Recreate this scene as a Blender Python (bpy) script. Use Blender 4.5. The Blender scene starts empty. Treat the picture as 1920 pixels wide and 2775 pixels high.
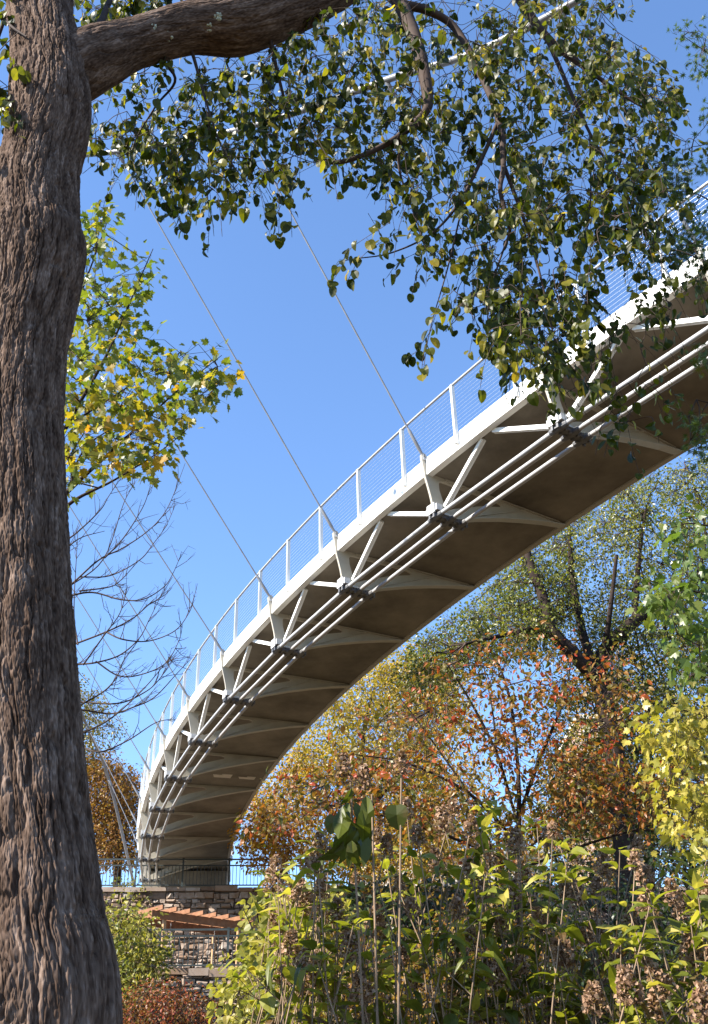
import bpy, math
import numpy as np
from mathutils import Vector, Matrix, geometry
rng = np.random.default_rng(11)
SC = bpy.context.scene
COL = SC.collection
A = np.array

# ------------------------------------------------------------------ camera
F, PITCH, ROLL, EYE = 2751.9, .5428, -.0235, 1.6
def _rot():
    cp, sp = math.cos(PITCH), math.sin(PITCH)
    f = A([0, cp, sp]); r = A([1., 0, 0]); u = np.cross(r, f)
    c, s = math.cos(ROLL), math.sin(ROLL)
    return np.array([c*r+s*u, -s*r+c*u, f])
CM = _rot()
KV = 1920/1596.0                      # survey pixels (1596 wide view) to photo pixels
def ray(vx, vy):
    return A([(vx*KV-960)/F, -(vy*KV-1387.5)/F, 1.0]) @ CM
ORG = A([0, 0, EYE])
def atY(vx, vy, Y):
    r = ray(vx, vy); return ORG + r*(Y/r[1])
def atZ(vx, vy, z):
    r = ray(vx, vy); return ORG + r*((z-EYE)/r[2])
def depth(P): return float((P-ORG) @ CM[2])
def rad(P, hv): return hv*KV/F*depth(P)

cam = bpy.data.cameras.new('camera'); cob = bpy.data.objects.new('camera', cam); COL.objects.link(cob)
cam.sensor_fit = 'HORIZONTAL'; cam.sensor_width = 36; cam.lens = 36*F/1920
cam.clip_start = .05; cam.clip_end = 6000
m = Matrix([[CM[0][i], CM[1][i], -CM[2][i], ORG[i]] for i in range(3)]+[[0, 0, 0, 1]])
cob.matrix_world = m
SC.camera = cob

# ------------------------------------------------------------------ light
SUN_EL = math.radians(39); SUN_AZ = math.radians(-116)
sdir = Vector((math.sin(SUN_AZ)*math.cos(SUN_EL), math.cos(SUN_AZ)*math.cos(SUN_EL), math.sin(SUN_EL)))
sl = bpy.data.lights.new('sun', 'SUN'); sl.energy = 5.0; sl.angle = math.radians(.53); sl.color = (1, .93, .82)
so = bpy.data.objects.new('sun', sl); COL.objects.link(so); so.rotation_euler = sdir.to_track_quat('Z', 'Y').to_euler()
w = bpy.data.worlds.new('World'); SC.world = w; w.use_nodes = True
nt = w.node_tree; bg = nt.nodes['Background']
sky = nt.nodes.new('ShaderNodeTexSky'); sky.sky_type = 'NISHITA'; sky.sun_disc = False
sky.sun_elevation = SUN_EL; sky.sun_rotation = SUN_AZ; sky.altitude = 300; sky.air_density = 1.0; sky.dust_density = 0.0; sky.ozone_density = 6.0
nt.links.new(sky.outputs[0], bg.inputs[0]); bg.inputs[1].default_value = .112
SC.view_settings.view_transform = 'Standard'; SC.view_settings.look = 'None'; SC.view_settings.gamma = 1
SC.view_settings.exposure = 1.72
SC.render.engine = 'CYCLES'
SC.cycles.max_bounces = 8; SC.cycles.transparent_max_bounces = 8; SC.cycles.use_denoising = True; SC.cycles.denoising_prefilter = 'ACCURATE'; SC.cycles.use_adaptive_sampling = False; SC.cycles.sample_clamp_indirect = 3

# ------------------------------------------------------------------ materials
def mat(name, base, rough=.7, spec=.3, var=.25, scale=3.0, metal=0, bump=0, bscale=None, stretch=None, dark=None):
    mt = bpy.data.materials.new(name); mt.use_nodes = True
    t = mt.node_tree; b = t.nodes['Principled BSDF']
    b.inputs['Roughness'].default_value = rough; b.inputs['Specular IOR Level'].default_value = spec; b.inputs['Metallic'].default_value = metal
    tc = t.nodes.new('ShaderNodeTexCoord'); mp = t.nodes.new('ShaderNodeMapping'); t.links.new(tc.outputs['Object'], mp.inputs[0])
    if stretch: mp.inputs['Scale'].default_value = stretch
    n = t.nodes.new('ShaderNodeTexNoise'); n.inputs['Scale'].default_value = scale; n.inputs['Detail'].default_value = 8; n.inputs['Roughness'].default_value = .65
    t.links.new(mp.outputs[0], n.inputs['Vector'])
    r = t.nodes.new('ShaderNodeValToRGB'); e = r.color_ramp.elements
    d = dark if dark else tuple(c*(1-var) for c in base)
    l = tuple(min(1, c*(1+var)) for c in base)
    e[0].position = .3; e[0].color = (*d, 1); e[1].position = .7; e[1].color = (*l, 1)
    t.links.new(n.outputs['Fac'], r.inputs[0]); t.links.new(r.outputs[0], b.inputs['Base Color'])
    if bump:
        n2 = t.nodes.new('ShaderNodeTexNoise'); n2.inputs['Scale'].default_value = bscale or scale*6; n2.inputs['Detail'].default_value = 8
        t.links.new(mp.outputs[0], n2.inputs['Vector'])
        bp = t.nodes.new('ShaderNodeBump'); bp.inputs['Strength'].default_value = bump; bp.inputs['Distance'].default_value = .02
        t.links.new(n2.outputs['Fac'], bp.inputs['Height']); t.links.new(bp.outputs[0], b.inputs['Normal'])
    return mt
def ramp_mat(name, cols, rough=.45, spec=.4, trans=.4, boost=1.6, noise=0):
    """colour picked per face island from the 'rnd' attribute; leaves also let light through"""
    mt = bpy.data.materials.new(name); mt.use_nodes = True
    t = mt.node_tree; b = t.nodes['Principled BSDF']; out = t.nodes['Material Output']
    b.inputs['Roughness'].default_value = rough; b.inputs['Specular IOR Level'].default_value = spec
    at = t.nodes.new('ShaderNodeAttribute'); at.attribute_name = 'rnd'
    r = t.nodes.new('ShaderNodeValToRGB'); e = r.color_ramp.elements
    while len(e) < len(cols): e.new(.5)
    for i, c in enumerate(cols):
        e[i].position = i/(len(cols)-1) if len(c) == 3 else c[3]
        e[i].color = (*c[:3], 1)
    src = at.outputs['Fac']
    if noise:
        tc = t.nodes.new('ShaderNodeTexCoord'); n = t.nodes.new('ShaderNodeTexNoise'); n.inputs['Scale'].default_value = noise; n.inputs['Detail'].default_value = 6
        t.links.new(tc.outputs['Object'], n.inputs['Vector'])
        ma = t.nodes.new('ShaderNodeMath'); ma.operation = 'MULTIPLY_ADD'; ma.inputs[1].default_value = .5; t.links.new(n.outputs['Fac'], ma.inputs[0])
        mb = t.nodes.new('ShaderNodeMath'); mb.operation = 'ADD'; mb.inputs[1].default_value = -.25; t.links.new(src, mb.inputs[0])
        t.links.new(mb.outputs[0], ma.inputs[2]); src = ma.outputs[0]
    t.links.new(src, r.inputs[0]); t.links.new(r.outputs[0], b.inputs['Base Color'])
    if trans:
        tr = t.nodes.new('ShaderNodeBsdfTranslucent'); g = t.nodes.new('ShaderNodeMix'); g.data_type = 'RGBA'; g.blend_type = 'MULTIPLY'; g.inputs[0].default_value = 1
        g.inputs[7].default_value = (boost*1.05, boost*1.1, boost*.55, 1)
        t.links.new(r.outputs[0], g.inputs[6]); t.links.new(g.outputs[2], tr.inputs[0])
        mx = t.nodes.new('ShaderNodeMixShader'); mx.inputs[0].default_value = trans
        t.links.new(b.outputs[0], mx.inputs[1]); t.links.new(tr.outputs[0], mx.inputs[2]); t.links.new(mx.outputs[0], out.inputs[0])
    return mt

# ------------------------------------------------------------------ mesh building
class MB:
    def __init__(s): s.V = []; s.F = []; s.R = []; s.n = 0
    def add(s, V, F, r=.5):
        V = np.asarray(V, float).reshape(-1, 3); F = np.asarray(F, int)
        s.V.append(V); s.F.append(F+s.n); s.n += len(V)
        s.R.append(np.broadcast_to(np.asarray(r, float), (len(F),)))
    def build(s, name, mt, parent=None, smooth=False, origin=None):
        me = bpy.data.meshes.new(name)
        V = np.concatenate(s.V) if s.V else np.zeros((0, 3))
        o3 = np.zeros(3) if origin is None else np.asarray(origin, float)
        if parent is not None and origin is None: o3 = A(parent.matrix_world.translation) if parent.parent is None else o3
        V = V-o3
        me.vertices.add(len(V)); me.vertices.foreach_set('co', V.ravel())
        lens = np.concatenate([np.full(len(f), f.shape[1]) for f in s.F]); idx = np.concatenate([f.ravel() for f in s.F])
        me.loops.add(len(idx)); me.loops.foreach_set('vertex_index', idx)
        me.polygons.add(len(lens)); me.polygons.foreach_set('loop_start', np.concatenate([[0], np.cumsum(lens)[:-1]]))
        if smooth: me.polygons.foreach_set('use_smooth', np.ones(len(lens), bool))
        else: me.polygons.foreach_set('use_smooth', np.zeros(len(lens), bool))
        a = me.attributes.new('rnd', 'FLOAT', 'FACE'); a.data.foreach_set('value', np.concatenate(s.R))
        me.update(calc_edges=True); me.validate()
        me.materials.append(mt)
        o = bpy.data.objects.new(name, me); COL.objects.link(o)
        if parent is not None: o.parent = parent
        if parent is None or origin is not None: o.location = o3
        return o
def thing(name, label, cat, loc=(0, 0, 0), group=None):
    o = bpy.data.objects.new(name, None); COL.objects.link(o); o.location = Vector(loc); o.empty_display_size = .2
    o['label'] = label; o['category'] = cat
    if group: o['group'] = group
    o.matrix_world = Matrix.Translation(Vector(loc))
    return o
def tag(o, label, cat, group=None):
    o['label'] = label; o['category'] = cat
    if group: o['group'] = group
    return o
def nrm(v): 
    v = np.asarray(v, float); return v/np.maximum(np.linalg.norm(v, axis=-1, keepdims=True), 1e-9)
BOXF = A([[0, 1, 3, 2], [4, 6, 7, 5], [0, 4, 5, 1], [2, 3, 7, 6], [0, 2, 6, 4], [1, 5, 7, 3]])
def hexa(mb, c, ax, ay, az, r=.5):
    """box from centre and three half-axes"""
    c = A(c, float); ax, ay, az = A(ax, float), A(ay, float), A(az, float)
    if np.dot(np.cross(ax, ay), az) < 0: ax = -ax
    V = [c+i*ax+j*ay+k*az for i in (-1, 1) for j in (-1, 1) for k in (-1, 1)]
    mb.add(V, BOXF, r)
def bar(mb, p, q, wdt, hgt, up=(0, 0, 1), r=.5):
    p, q = A(p, float), A(q, float); d = nrm(q-p); sd = np.cross(d, A(up, float)); sd = nrm(sd); u = np.cross(sd, d)
    hexa(mb, (p+q)/2, (q-p)/2, sd*wdt/2, u*hgt/2, r)
def tube(mb, pts, radii, seg=8, r=.5, caps=True):
    P = np.asarray(pts, float); n = len(P); R = np.broadcast_to(np.asarray(radii, float), (n,))
    T = np.gradient(P, axis=0); T = nrm(T)
    u = np.cross(T[0], [0, 0, 1.]); u = u if np.linalg.norm(u) > .1 else np.cross(T[0], [1., 0, 0]); u = nrm(u)
    ang = np.linspace(0, 2*math.pi, seg, endpoint=False); ca, sa = np.cos(ang)[:, None], np.sin(ang)[:, None]
    V = np.empty((n, seg, 3))
    for i in range(n):
        u = nrm(u-T[i]*(u @ T[i])); b = np.cross(T[i], u); V[i] = P[i]+R[i]*(ca*u+sa*b)
    i, j = np.meshgrid(np.arange(n-1), np.arange(seg), indexing='ij'); j2 = (j+1) % seg
    Fq = np.stack([i*seg+j, i*seg+j2, (i+1)*seg+j2, (i+1)*seg+j], -1).reshape(-1, 4)
    mb.add(V.reshape(-1, 3), Fq, r)
    if caps:
        mb.add(V[0], [list(range(seg))[::-1]], r); mb.add(V[-1], [list(range(seg))], r)
def sticks(mb, P, Q, ra, rb, seg=3, r=.5):
    """many straight tapered twigs at once"""
    P, Q = np.asarray(P, float).reshape(-1, 3), np.asarray(Q, float).reshape(-1, 3); N = len(P)
    if N == 0: return
    d = nrm(Q-P); h = np.where(np.abs(d[:, 2:]) > .9, A([[1., 0, 0]]), A([[0, 0, 1.]])); u = nrm(np.cross(d, h)); b = np.cross(d, u)
    ra = np.broadcast_to(np.asarray(ra, float), (N,))[:, None, None]; rb = np.broadcast_to(np.asarray(rb, float), (N,))[:, None, None]
    ang = np.linspace(0, 2*math.pi, seg, endpoint=False)
    ring = np.cos(ang)[None, :, None]*u[:, None]+np.sin(ang)[None, :, None]*b[:, None]
    V = np.concatenate([P[:, None]+ring*ra, Q[:, None]+ring*rb], 1)
    f = A([[k, (k+1) % seg, seg+(k+1) % seg, seg+k] for k in range(seg)])
    mb.add(V.reshape(-1, 3), (np.arange(N)[:, None, None]*2*seg+f[None]).reshape(-1, 4), np.repeat(np.broadcast_to(np.asarray(r, float), (N,)), seg))
def smoothline(pts, n=6):
    """Catmull-Rom through points (any number of columns)"""
    P = np.asarray(pts, float); P = np.vstack([2*P[0]-P[1], P, 2*P[-1]-P[-2]]); o = []
    for i in range(1, len(P)-2):
        for t in np.linspace(0, 1, n, endpoint=False):
            a, b, c, d = P[i-1:i+3]
            o.append(.5*(2*b+(c-a)*t+(2*a-5*b+4*c-d)*t*t+(3*b-a-3*c+d)*t**3))
    o.append(P[-2]); return A(o)

# leaf templates: x = width, y = length (0..1), z = normal
def leaf_tpl(edge, fold=.22, droop=.12):
    k = len(edge); mids = [(0, y, -droop*y*y) for y in np.linspace(0, 1, k+1)]
    V = list(mids)
    for sgn in (1, -1):
        for (x, y) in edge: V.append((sgn*x, y, fold*x-droop*y*y))
    Fc = []
    for si, sgn in enumerate((1, -1)):
        o = k+1+si*k
        q = [[0, 0, o, 1]]
        for i in range(k-1): q.append([i+1, o+i, o+i+1, i+2] if i+2 <= k else None)
        q = [[0, o, 1, 1]] and q
        for f in q:
            f = [x for j, x in enumerate(f) if x not in f[:j]]
            f = f if sgn > 0 else f[::-1]
            if len(f) == 3: f = f+[f[-1]]
            Fc.append(f)
        last = [k, k-1 if False else k, o+k-1]
    return A(V), Fc
def outline_leaf(pts, fold=.2, droop=.15, base=(0, .12)):
    """fan leaf from half outline (x>=0) mirrored"""
    full = [(x, y) for x, y in pts]+[(-x, y) for x, y in pts[::-1] if abs(x) > 1e-6]
    V = [(base[0], base[1], 0)]+[(x, y, fold*abs(x)-droop*max(y, 0)**2) for x, y in full]
    n = len(full); Fc = [[0, 1+i, 1+(i+1) % n] for i in range(n)]
    return A(V, float), A(Fc)
HEART = outline_leaf([(0, 0), (.2, -.05), (.38, .08), (.45, .32), (.40, .6), (.24, .84), (.08, .95), (0, 1.0)], .22, .2, (0, .4))
OVAL = outline_leaf([(0, 0), (.2, .16), (.3, .42), (.25, .7), (.1, .93), (0, 1.05)], .4, .3, (0, .5))
LANCE = outline_leaf([(0, 0), (.14, .15), (.22, .42), (.17, .72), (.06, .95), (0, 1.08)], .5, .35, (0, .5))
MAPLE = outline_leaf([(0, -.05), (.3, -.12), (.26, .04), (.58, .2), (.44, .3), (.62, .58), (.42, .54), (.34, .62), (.2, .58), (.24, .82), (.1, .86), (0, 1.08)], .15, .12, (0, .25))
JAPM = outline_leaf([(0, .05), (.22, -.2), (.12, .12), (.55, .02), (.17, .25), (.62, .5), (.14, .4), (.32, .85), (.07, .52), (0, 1.1)], .1, .2, (0, .22))
DIAM = (A([(0, 0, 0), (.34, .45, .1), (0, 1, -.08), (-.34, .45, .1)]), A([[0, 1, 2], [0, 2, 3]]))
PETAL = (A([(-.5, -.5, 0), (.5, -.5, .15), (.5, .5, 0), (-.5, .5, .15)]), A([[0, 1, 2, 3]]))
def leaves(mb, tpl, P, Y, Zb, size, rnd, zj=.8):
    P = np.asarray(P, float); N = len(P)
    if N == 0: return
    y = nrm(Y); z = nrm(np.asarray(Zb, float)+rng.normal(0, zj, (N, 3))); z = nrm(z-y*np.sum(z*y, 1, keepdims=True)); x = np.cross(y, z)
    s = np.broadcast_to(np.asarray(size, float), (N,))[:, None, None]
    T, Fc = tpl; T = np.asarray(T); Fc = np.asarray(Fc)
    ws = rng.uniform(.8, 1.15, (N, 1, 1)); bend = rng.normal(1, .8, (N, 1, 1))
    V = P[:, None]+s*(T[None, :, :1]*ws*x[:, None]+T[None, :, 1:2]*y[:, None]+T[None, :, 2:]*bend*z[:, None])
    mb.add(V.reshape(-1, 3), (np.arange(N)[:, None, None]*len(T)+Fc[None]).reshape(-1, Fc.shape[1]), np.repeat(rnd, len(Fc)))
def inpoly(pts, poly):
    x, y = pts[:, 0], pts[:, 1]; c = np.zeros(len(pts), bool); n = len(poly)
    for i in range(n):
        x1, y1 = poly[i]; x2, y2 = poly[(i+1) % n]
        if y1 == y2: continue
        k = ((y1 > y) != (y2 > y)) & (x < (x2-x1)*(y-y1)/(y2-y1)+x1); c ^= k
    return c
def sample(poly, n, Y0, Y1):
    """n points of a crown: outline as surveyed, spread over the crown's own depth"""
    poly = A(poly, float); lo, hi = poly.min(0), poly.max(0); out = np.zeros((0, 2))
    while len(out) < n:
        p = rng.uniform(lo, hi, (n*2, 2)); out = np.vstack([out, p[inpoly(p, poly)]])
    out = out[:n]; Y = rng.uniform(Y0, Y1, n)
    return A([atY(a, b, y) for (a, b), y in zip(out, Y)]), out
def nearest(P, S):
    out = np.empty(len(P), int)
    for i in range(0, len(P), 400):
        out[i:i+400] = np.argmin(((P[i:i+400, None]-S[None])**2).sum(-1), 1)
    return out
def vline(pts, n=6):
    """pts: (vx, vy, Y, radius m) -> smooth 3-D path + radii"""
    q = smoothline([(*atY(a, b, y), r) for a, b, y, r in pts], n)
    return q[:, :3], np.maximum(q[:, 3], .002)

# ------------------------------------------------------------------ noise for bark
class VN:
    def __init__(s, nu, nv, seed): s.g = np.random.default_rng(seed).random((nu, nv)); s.nu, s.nv = nu, nv
    def __call__(s, u, v):
        iu, iv = np.floor(u).astype(int), np.floor(v).astype(int); fu, fv = u-iu, v-iv
        fu = fu*fu*(3-2*fu); fv = fv*fv*(3-2*fv)
        g = s.g; a, b = iu % s.nu, (iu+1) % s.nu; c, d = iv % s.nv, (iv+1) % s.nv
        return (g[a, c]*(1-fu)+g[b, c]*fu)*(1-fv)+(g[a, d]*(1-fu)+g[b, d]*fu)*fv
def bark_tube(mb, pts, radii, nu, nv, amp, ridge=.028, seed=1, knots=(), squash=None):
    """furrowed bark as true relief; knots: (t along metres, angle, size, bulge)"""
    P = smoothline(np.column_stack([pts, radii]), 12); L = np.concatenate([[0], np.cumsum(np.linalg.norm(np.diff(P[:, :3], axis=0), axis=1))])
    l = np.linspace(0, L[-1], nv); C = np.column_stack([np.interp(l, L, P[:, k]) for k in range(4)])
    X, R = C[:, :3], C[:, 3]; T = nrm(np.gradient(X, axis=0))
    ref = A([0, -1., 0]) if abs(T[0][1]) < .8 else A([0, 0, 1.])
    u = nrm(ref-T*(T @ ref)[:, None]); b = np.cross(T, u)
    a = np.linspace(0, 2*math.pi, nu, endpoint=False); a = a-.5*np.sin(a)
    AA, LL = np.meshgrid(a, l); Rm = R.mean(); arc = AA*Rm
    k = max(6, int(round(2*math.pi*Rm/ridge))); uu = AA/(2*math.pi); kf = k*5
    n1, n2, n3, n4, n5 = VN(k, 1009, seed), VN(2*k, 1013, seed+1), VN(kf, 1019, seed+2), VN(8, 1021, seed+3), VN(4*k, 1031, seed+4)
    warp = (n4(uu*8, LL*1.1)-.5)*2.2+(VN(24, 997, seed+5)(uu*24, LL*4)-.5)*1.1+(VN(2*k, 997, seed+6)(uu*2*k, LL*30)-.5)*.5
    q1 = n1(uu*k+warp, LL*4.2+warp*.3); q2 = n2(uu*2*k+warp*2, LL*10); q3 = n5(uu*4*k+warp*3, LL*26)
    h = np.clip(np.abs(2*q1-1)*2.6, 0, 1)**.7; h2 = np.clip(np.abs(2*q2-1)*2.2, 0, 1)**.8; h3 = np.clip(np.abs(2*q3-1)*2, 0, 1)
    f = .66*h+.20*h2+.10*h3+.09*n3(uu*kf, LL*90)
    bulge = np.zeros_like(f)
    for (tl, ta, sz, bg_) in knots:
        da = (AA-ta+math.pi) % (2*math.pi)-math.pi; rr = np.hypot(da*Rm, (LL-tl)*.85)+.03*(n4(uu*8, LL*3)-.5)
        wgt = np.exp(-(rr/sz)**2); rings = np.abs(np.sin(rr*math.pi/.036+4*n1(uu*k, LL*9)))**.7
        f = f*(1-wgt)+wgt*(.15+.6*rings*(.45+.55*h2)+.2*h3); bulge += bg_*wgt
    tone = .5*n1(uu*k+warp+3.3, LL*7+5)+.5*n3(uu*kf, LL*45+9)
    rr = R[:, None]+amp*(f-.45)+bulge+.02*(n4(uu*8, LL*1.1)-.5)
    V = X[:, None]+rr[..., None]*(np.cos(AA)[..., None]*u[:, None]+np.sin(AA)[..., None]*b[:, None])
    i, j = np.meshgrid(np.arange(nv-1), np.arange(nu), indexing='ij'); j2 = (j+1) % nu
    mb.add(V.reshape(-1, 3), np.stack([i*nu+j, i*nu+j2, (i+1)*nu+j2, (i+1)*nu+j], -1).reshape(-1, 4), tone[:-1].reshape(-1))
    mb.add(V[0], [list(range(nu))[::-1]]); mb.add(V[-1], [list(range(nu))])

# ------------------------------------------------------------------ shared materials
M = {}
M['white'] = mat('white_paint', (.70, .695, .67), .5, .35, .07, 1.6, bump=.05, bscale=30)
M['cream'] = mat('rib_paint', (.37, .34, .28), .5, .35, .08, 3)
M['conc'] = mat('deck_concrete', (.178, .157, .126), .9, .15, .4, .7, bump=.15, bscale=12)
M['patch'] = mat('patch_mortar', (.5, .46, .4), .9, .1, .15, 4)
M['steel'] = mat('cable_steel', (.34, .34, .35), .4, .5, .12, 5)
M['hanger'] = mat('hanger_strand', (.20, .205, .22), .5, .4, .15, 6)
M['maincable'] = mat('main_cable_sheath', (.15, .15, .16), .5, .4, .12, 6)
M['wire'] = mat('stainless_wire', (.55, .56, .58), .35, .5, .05, 5, metal=.5)
M['clamp'] = mat('clamp_iron', (.11, .11, .115), .55, .4, .3, 8)
M['block'] = mat('saddle_grey', (.42, .42, .42), .5, .4, .15, 6)
M['black'] = mat('railing_paint', (.035, .045, .045), .45, .4, .3, 6)
M['wood'] = mat('cedar', (.21, .10, .052), .75, .2, .3, 6, stretch=(1, 1, 1), bump=.2)
M['post'] = mat('cedar_pale', (.36, .22, .12), .75, .2, .25, 6)
M['ground'] = mat('leafy_soil', (.075, .055, .033), .95, .1, .5, 1.2, bump=.6, bscale=9)
M['mortar'] = mat('mortar', (.10, .08, .065), .95, .1, .3, 3)
M['stone'] = ramp_mat('fieldstone', [(.12, .08, .058), (.25, .18, .135), (.31, .245, .20), (.22, .14, .09), (.37, .31, .265)], .9, .1, 0, noise=5)
M['bark'] = ramp_mat('furrowed_bark', [(.026, .016, .011), (.062, .040, .029), (.125, .086, .065), (.235, .175, .142)], .95, .05, 0, noise=6)
M['bark2'] = mat('dark_bark', (.03, .021, .017), .9, .1, .5, 5, bump=.5)
M['twig'] = mat('twig', (.05, .034, .027), .8, .15, .4, 6)
M['palestem'] = mat('pale_stem', (.20, .14, .092), .85, .1, .45, 7)

# ------------------------------------------------------------------ footbridge
R0, DTH, TH0, CX, CY, ZD, GR = 62.3115, -.0514, 3.7993, 52.6, 51.6629, 10.8002, .0364
def BP(s, d, z):
    th = TH0+DTH*s
    return A([CX+math.cos(th)*(R0-d), CY+math.sin(th)*(R0-d), ZD+GR*R0*DTH*s+z+EYE])
S0, S1 = -7.0, 11.25
bridge = thing('footbridge', 'curved concrete footbridge with white edge beam, cable hangers and mesh railing sweeping overhead', 'bridge', BP(11, 1.8, -1.6))
def sweep(mb, prof, s0, s1, n, r=.5):
    ss = np.linspace(s0, s1, n); k = len(prof)
    V = A([[BP(s, d, z) for d, z in prof] for s in ss])
    i, j = np.meshgrid(np.arange(n-1), np.arange(k), indexing='ij'); j2 = (j+1) % k
    mb.add(V.reshape(-1, 3), np.stack([i*k+j, (i+1)*k+j, (i+1)*k+j2, i*k+j2], -1).reshape(-1, 4), r)
    mb.add(V[0], [list(range(k))], r); mb.add(V[-1], [list(range(k))[::-1]], r)
NB = 150
b = MB(); sweep(b, [(.125, -.12), (.125, .13), (3.545, .13), (3.545, -.12)][::-1], S0, S1, NB); b.build('deck', M['conc'], bridge)
b = MB(); sweep(b, [(-.02, -.17), (-.02, .2), (.12, .2), (.12, -.17)][::-1], S0, S1, NB); b.build('edge_beam', M['white'], bridge)
b = MB(); sweep(b, [(3.55, -.16), (3.55, .2), (3.66, .2), (3.66, -.16)][::-1], S0, S1, NB); b.build('edge_beam', M['cream'], bridge)
# ring cables
for d in (.16, .45, .74):
    b = MB()
    for s in range(-7, 11): tube(b, [BP(s, d, -1.03), BP(s+1, d, -1.03)], .045, 10)
    b.build('ring_cable', M['steel'], bridge, True)
# ribs
def frame(s):
    th = TH0+DTH*s; n = A([-math.cos(th), -math.sin(th), 0]); t = A([math.sin(th), -math.cos(th), 0]); return n, t
outer = [(-.11, .16), (-.115, .25), (-.08, .305), (-.03, .31), (.01, .27), (.03, .2), (.05, -.1), (3.55, -.1), (3.6, -.165), (3.0, -.26), (2.4, -.40), (1.8, -.56), (1.2, -.75), (.8, -.9), (.55, -.97),
         (.34, -.985), (.10, -.97), (.085, -.8), (.05, -.6), (0, -.4), (-.055, -.2), (-.085, 0)]
hole = [(.36, -.2), (1.75, -.2), (1.84, -.225), (1.86, -.26), (1.8, -.295), (1.3, -.44), (.62, -.72), (.46, -.8), (.40, -.78), (.33, -.62), (.27, -.42), (.265, -.28), (.29, -.22)]
def plate(mb, s, th=.05):
    n, t = frame(s); O = BP(s, 0, 0)
    loops = [outer, hole]; tris = geometry.tessellate_polygon([[Vector((x, y, 0)) for x, y in l] for l in loops])
    allp = outer+hole; P = A([O+n*x+A([0, 0, y]) for x, y in allp]); N = len(allp)
    V = np.vstack([P-t*th/2, P+t*th/2])
    tr = A([list(x) for x in tris])
    mb.add(V, np.vstack([tr, tr[:, ::-1]+N]))
    mb.F.pop(); mb.R.pop(); mb.n -= 2*N; mb.V.pop()
    ntri = len(tr); mb.add(V, np.vstack([tr, tr[:, ::-1]+N]))
    base = mb.n-2*N; q = []; o = 0
    for l in loops:
        k = len(l)
        for i in range(k): a_, b_ = o+i, o+(i+1) % k; q.append([a_, b_, b_+N, a_+N])
        o += k
    mb.F.append(A(q)+base); mb.R.append(np.full(len(q), .5))
def flange(mb, s, line, wd, th):
    n, t = frame(s); O = BP(s, 0, 0)
    for (x0, z0), (x1, z1) in zip(line[:-1], line[1:]):
        p, q = O+n*x0+A([0, 0, z0]), O+n*x1+A([0, 0, z1]); bar(mb, p, q, wd, th)
clampset = []
for s in range(-6, 12):
    b = MB(); plate(b, s)
    flange(b, s, [(.56, -.982), (.8, -.912), (1.2, -.762), (1.8, -.572), (2.4, -.412), (3.0, -.272), (3.54, -.178)], .17, .02)
    flange(b, s, [(.95, -.8), (2.5, -.15)], .13, .018)
    flange(b, s, [(.42, -.145), (3.4, -.145)], .12, .03)
    rib = b.build('rib', M['cream'], bridge)
    n, t = frame(s); O = BP(s, 0, 0)
    k = MB(); up = A([0, 0, 1.])
    hexa(k, O+n*.46-up*1.035, n*.38, t*.085, up*.025)
    for d in (.16, .45, .74):
        tube(k, [O+n*d-up*1.03-t*.19, O+n*d-up*1.03-t*.13, O+n*d-up*1.03+t*.13, O+n*d-up*1.03+t*.19], [.05, .064, .064, .05], 10)
        for e in (-1, 1):
            hexa(k, O+n*(d+.09*e)-up*1.03+t*.06, n*.022, t*.022, up*.062); hexa(k, O+n*(d+.09*e)-up*1.03-t*.06, n*.022, t*.022, up*.062)
    k.build('cable_clamp', M['clamp'], bridge)
    k = MB(); hexa(k, O+n*.13-up*.90, n*.07, t*.16, up*.065); hexa(k, O+n*.05-up*.9, n*.012, t*.11, up*.1)
    hexa(k, O+n*.30-up*.965, n*.12, t*.10, up*.022)
    k.build('saddle_block', M['block'], bridge); k = MB()
    for e in (-1, 1): hexa(k, O-n*.06+up*.2+t*e*.035, n*.03, t*.008, up*.05); tube(k, [O-n*.06+up*.24-t*.06, O-n*.06+up*.24+t*.06], .032, 8)
    k.build('anchor_lug', M['block'], bridge)
    if s >= 11: continue
    for e in (-1, 1):
        if s+e*.5 > 11: continue
        k = MB(); p = O+n*.30-up*.93+t*e*-.0; dirs = e
        q = BP(s+e*.455, .16, -.175); p = p+nrm(q-p)*.17; dv = nrm(q-p); sd = nrm(np.cross(dv, n))
        for h in (-1, 1): bar(k, p+n*h*.028, q+n*h*.028, .08, .038, n)
        bar(k, p, q, .05, .03, n)
        k.build('brace', M['white'], bridge)
# railing posts
def railing(d, nm, wires, fr):
    for j in range(int((S1-S0)*2)-1):
        s = S0+.19+.5*j
        if not (fr[0] < s < fr[1]): continue
        n, t = frame(s); O = BP(s, d, 0); up = A([0, 0, 1.]); sg = -1 if d < 1 else 1
        k = MB()
        for e in (-1, 1): hexa(k, O+up*.6+t*e*.018, n*.038, t*.006, up*.68)
        hexa(k, O+up*1.245, n*.03, t*.013, up*.03)
        po = k.build('railing_post', M['white'], bridge)
        k = MB(); hexa(k, O+up*.0-n*sg*.0, n*.03, t*.05, up*.075); hexa(k, O-up*.055+n*sg*.01, n*.045, t*.036, up*.02)
        k.build('post_bracket', M['block'], po)
    k = MB(); tube(k, [BP(s, d, 1.27) for s in np.linspace(S0, S1, NB)], .026, 8); k.build('handrail', M['steel'], bridge, True)
    k = MB()
    for z in wires: tube(k, [BP(s, d, z) for s in np.linspace(S0, S1, NB)], .0025, 4)
    k.build('railing_wires', M['wire'], bridge, True)
railing(-.065, '', np.linspace(.14, 1.18, 13), (-5, 12))
railing(3.72, '', np.linspace(.14, 1.18, 7), (-3, 12))
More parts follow.
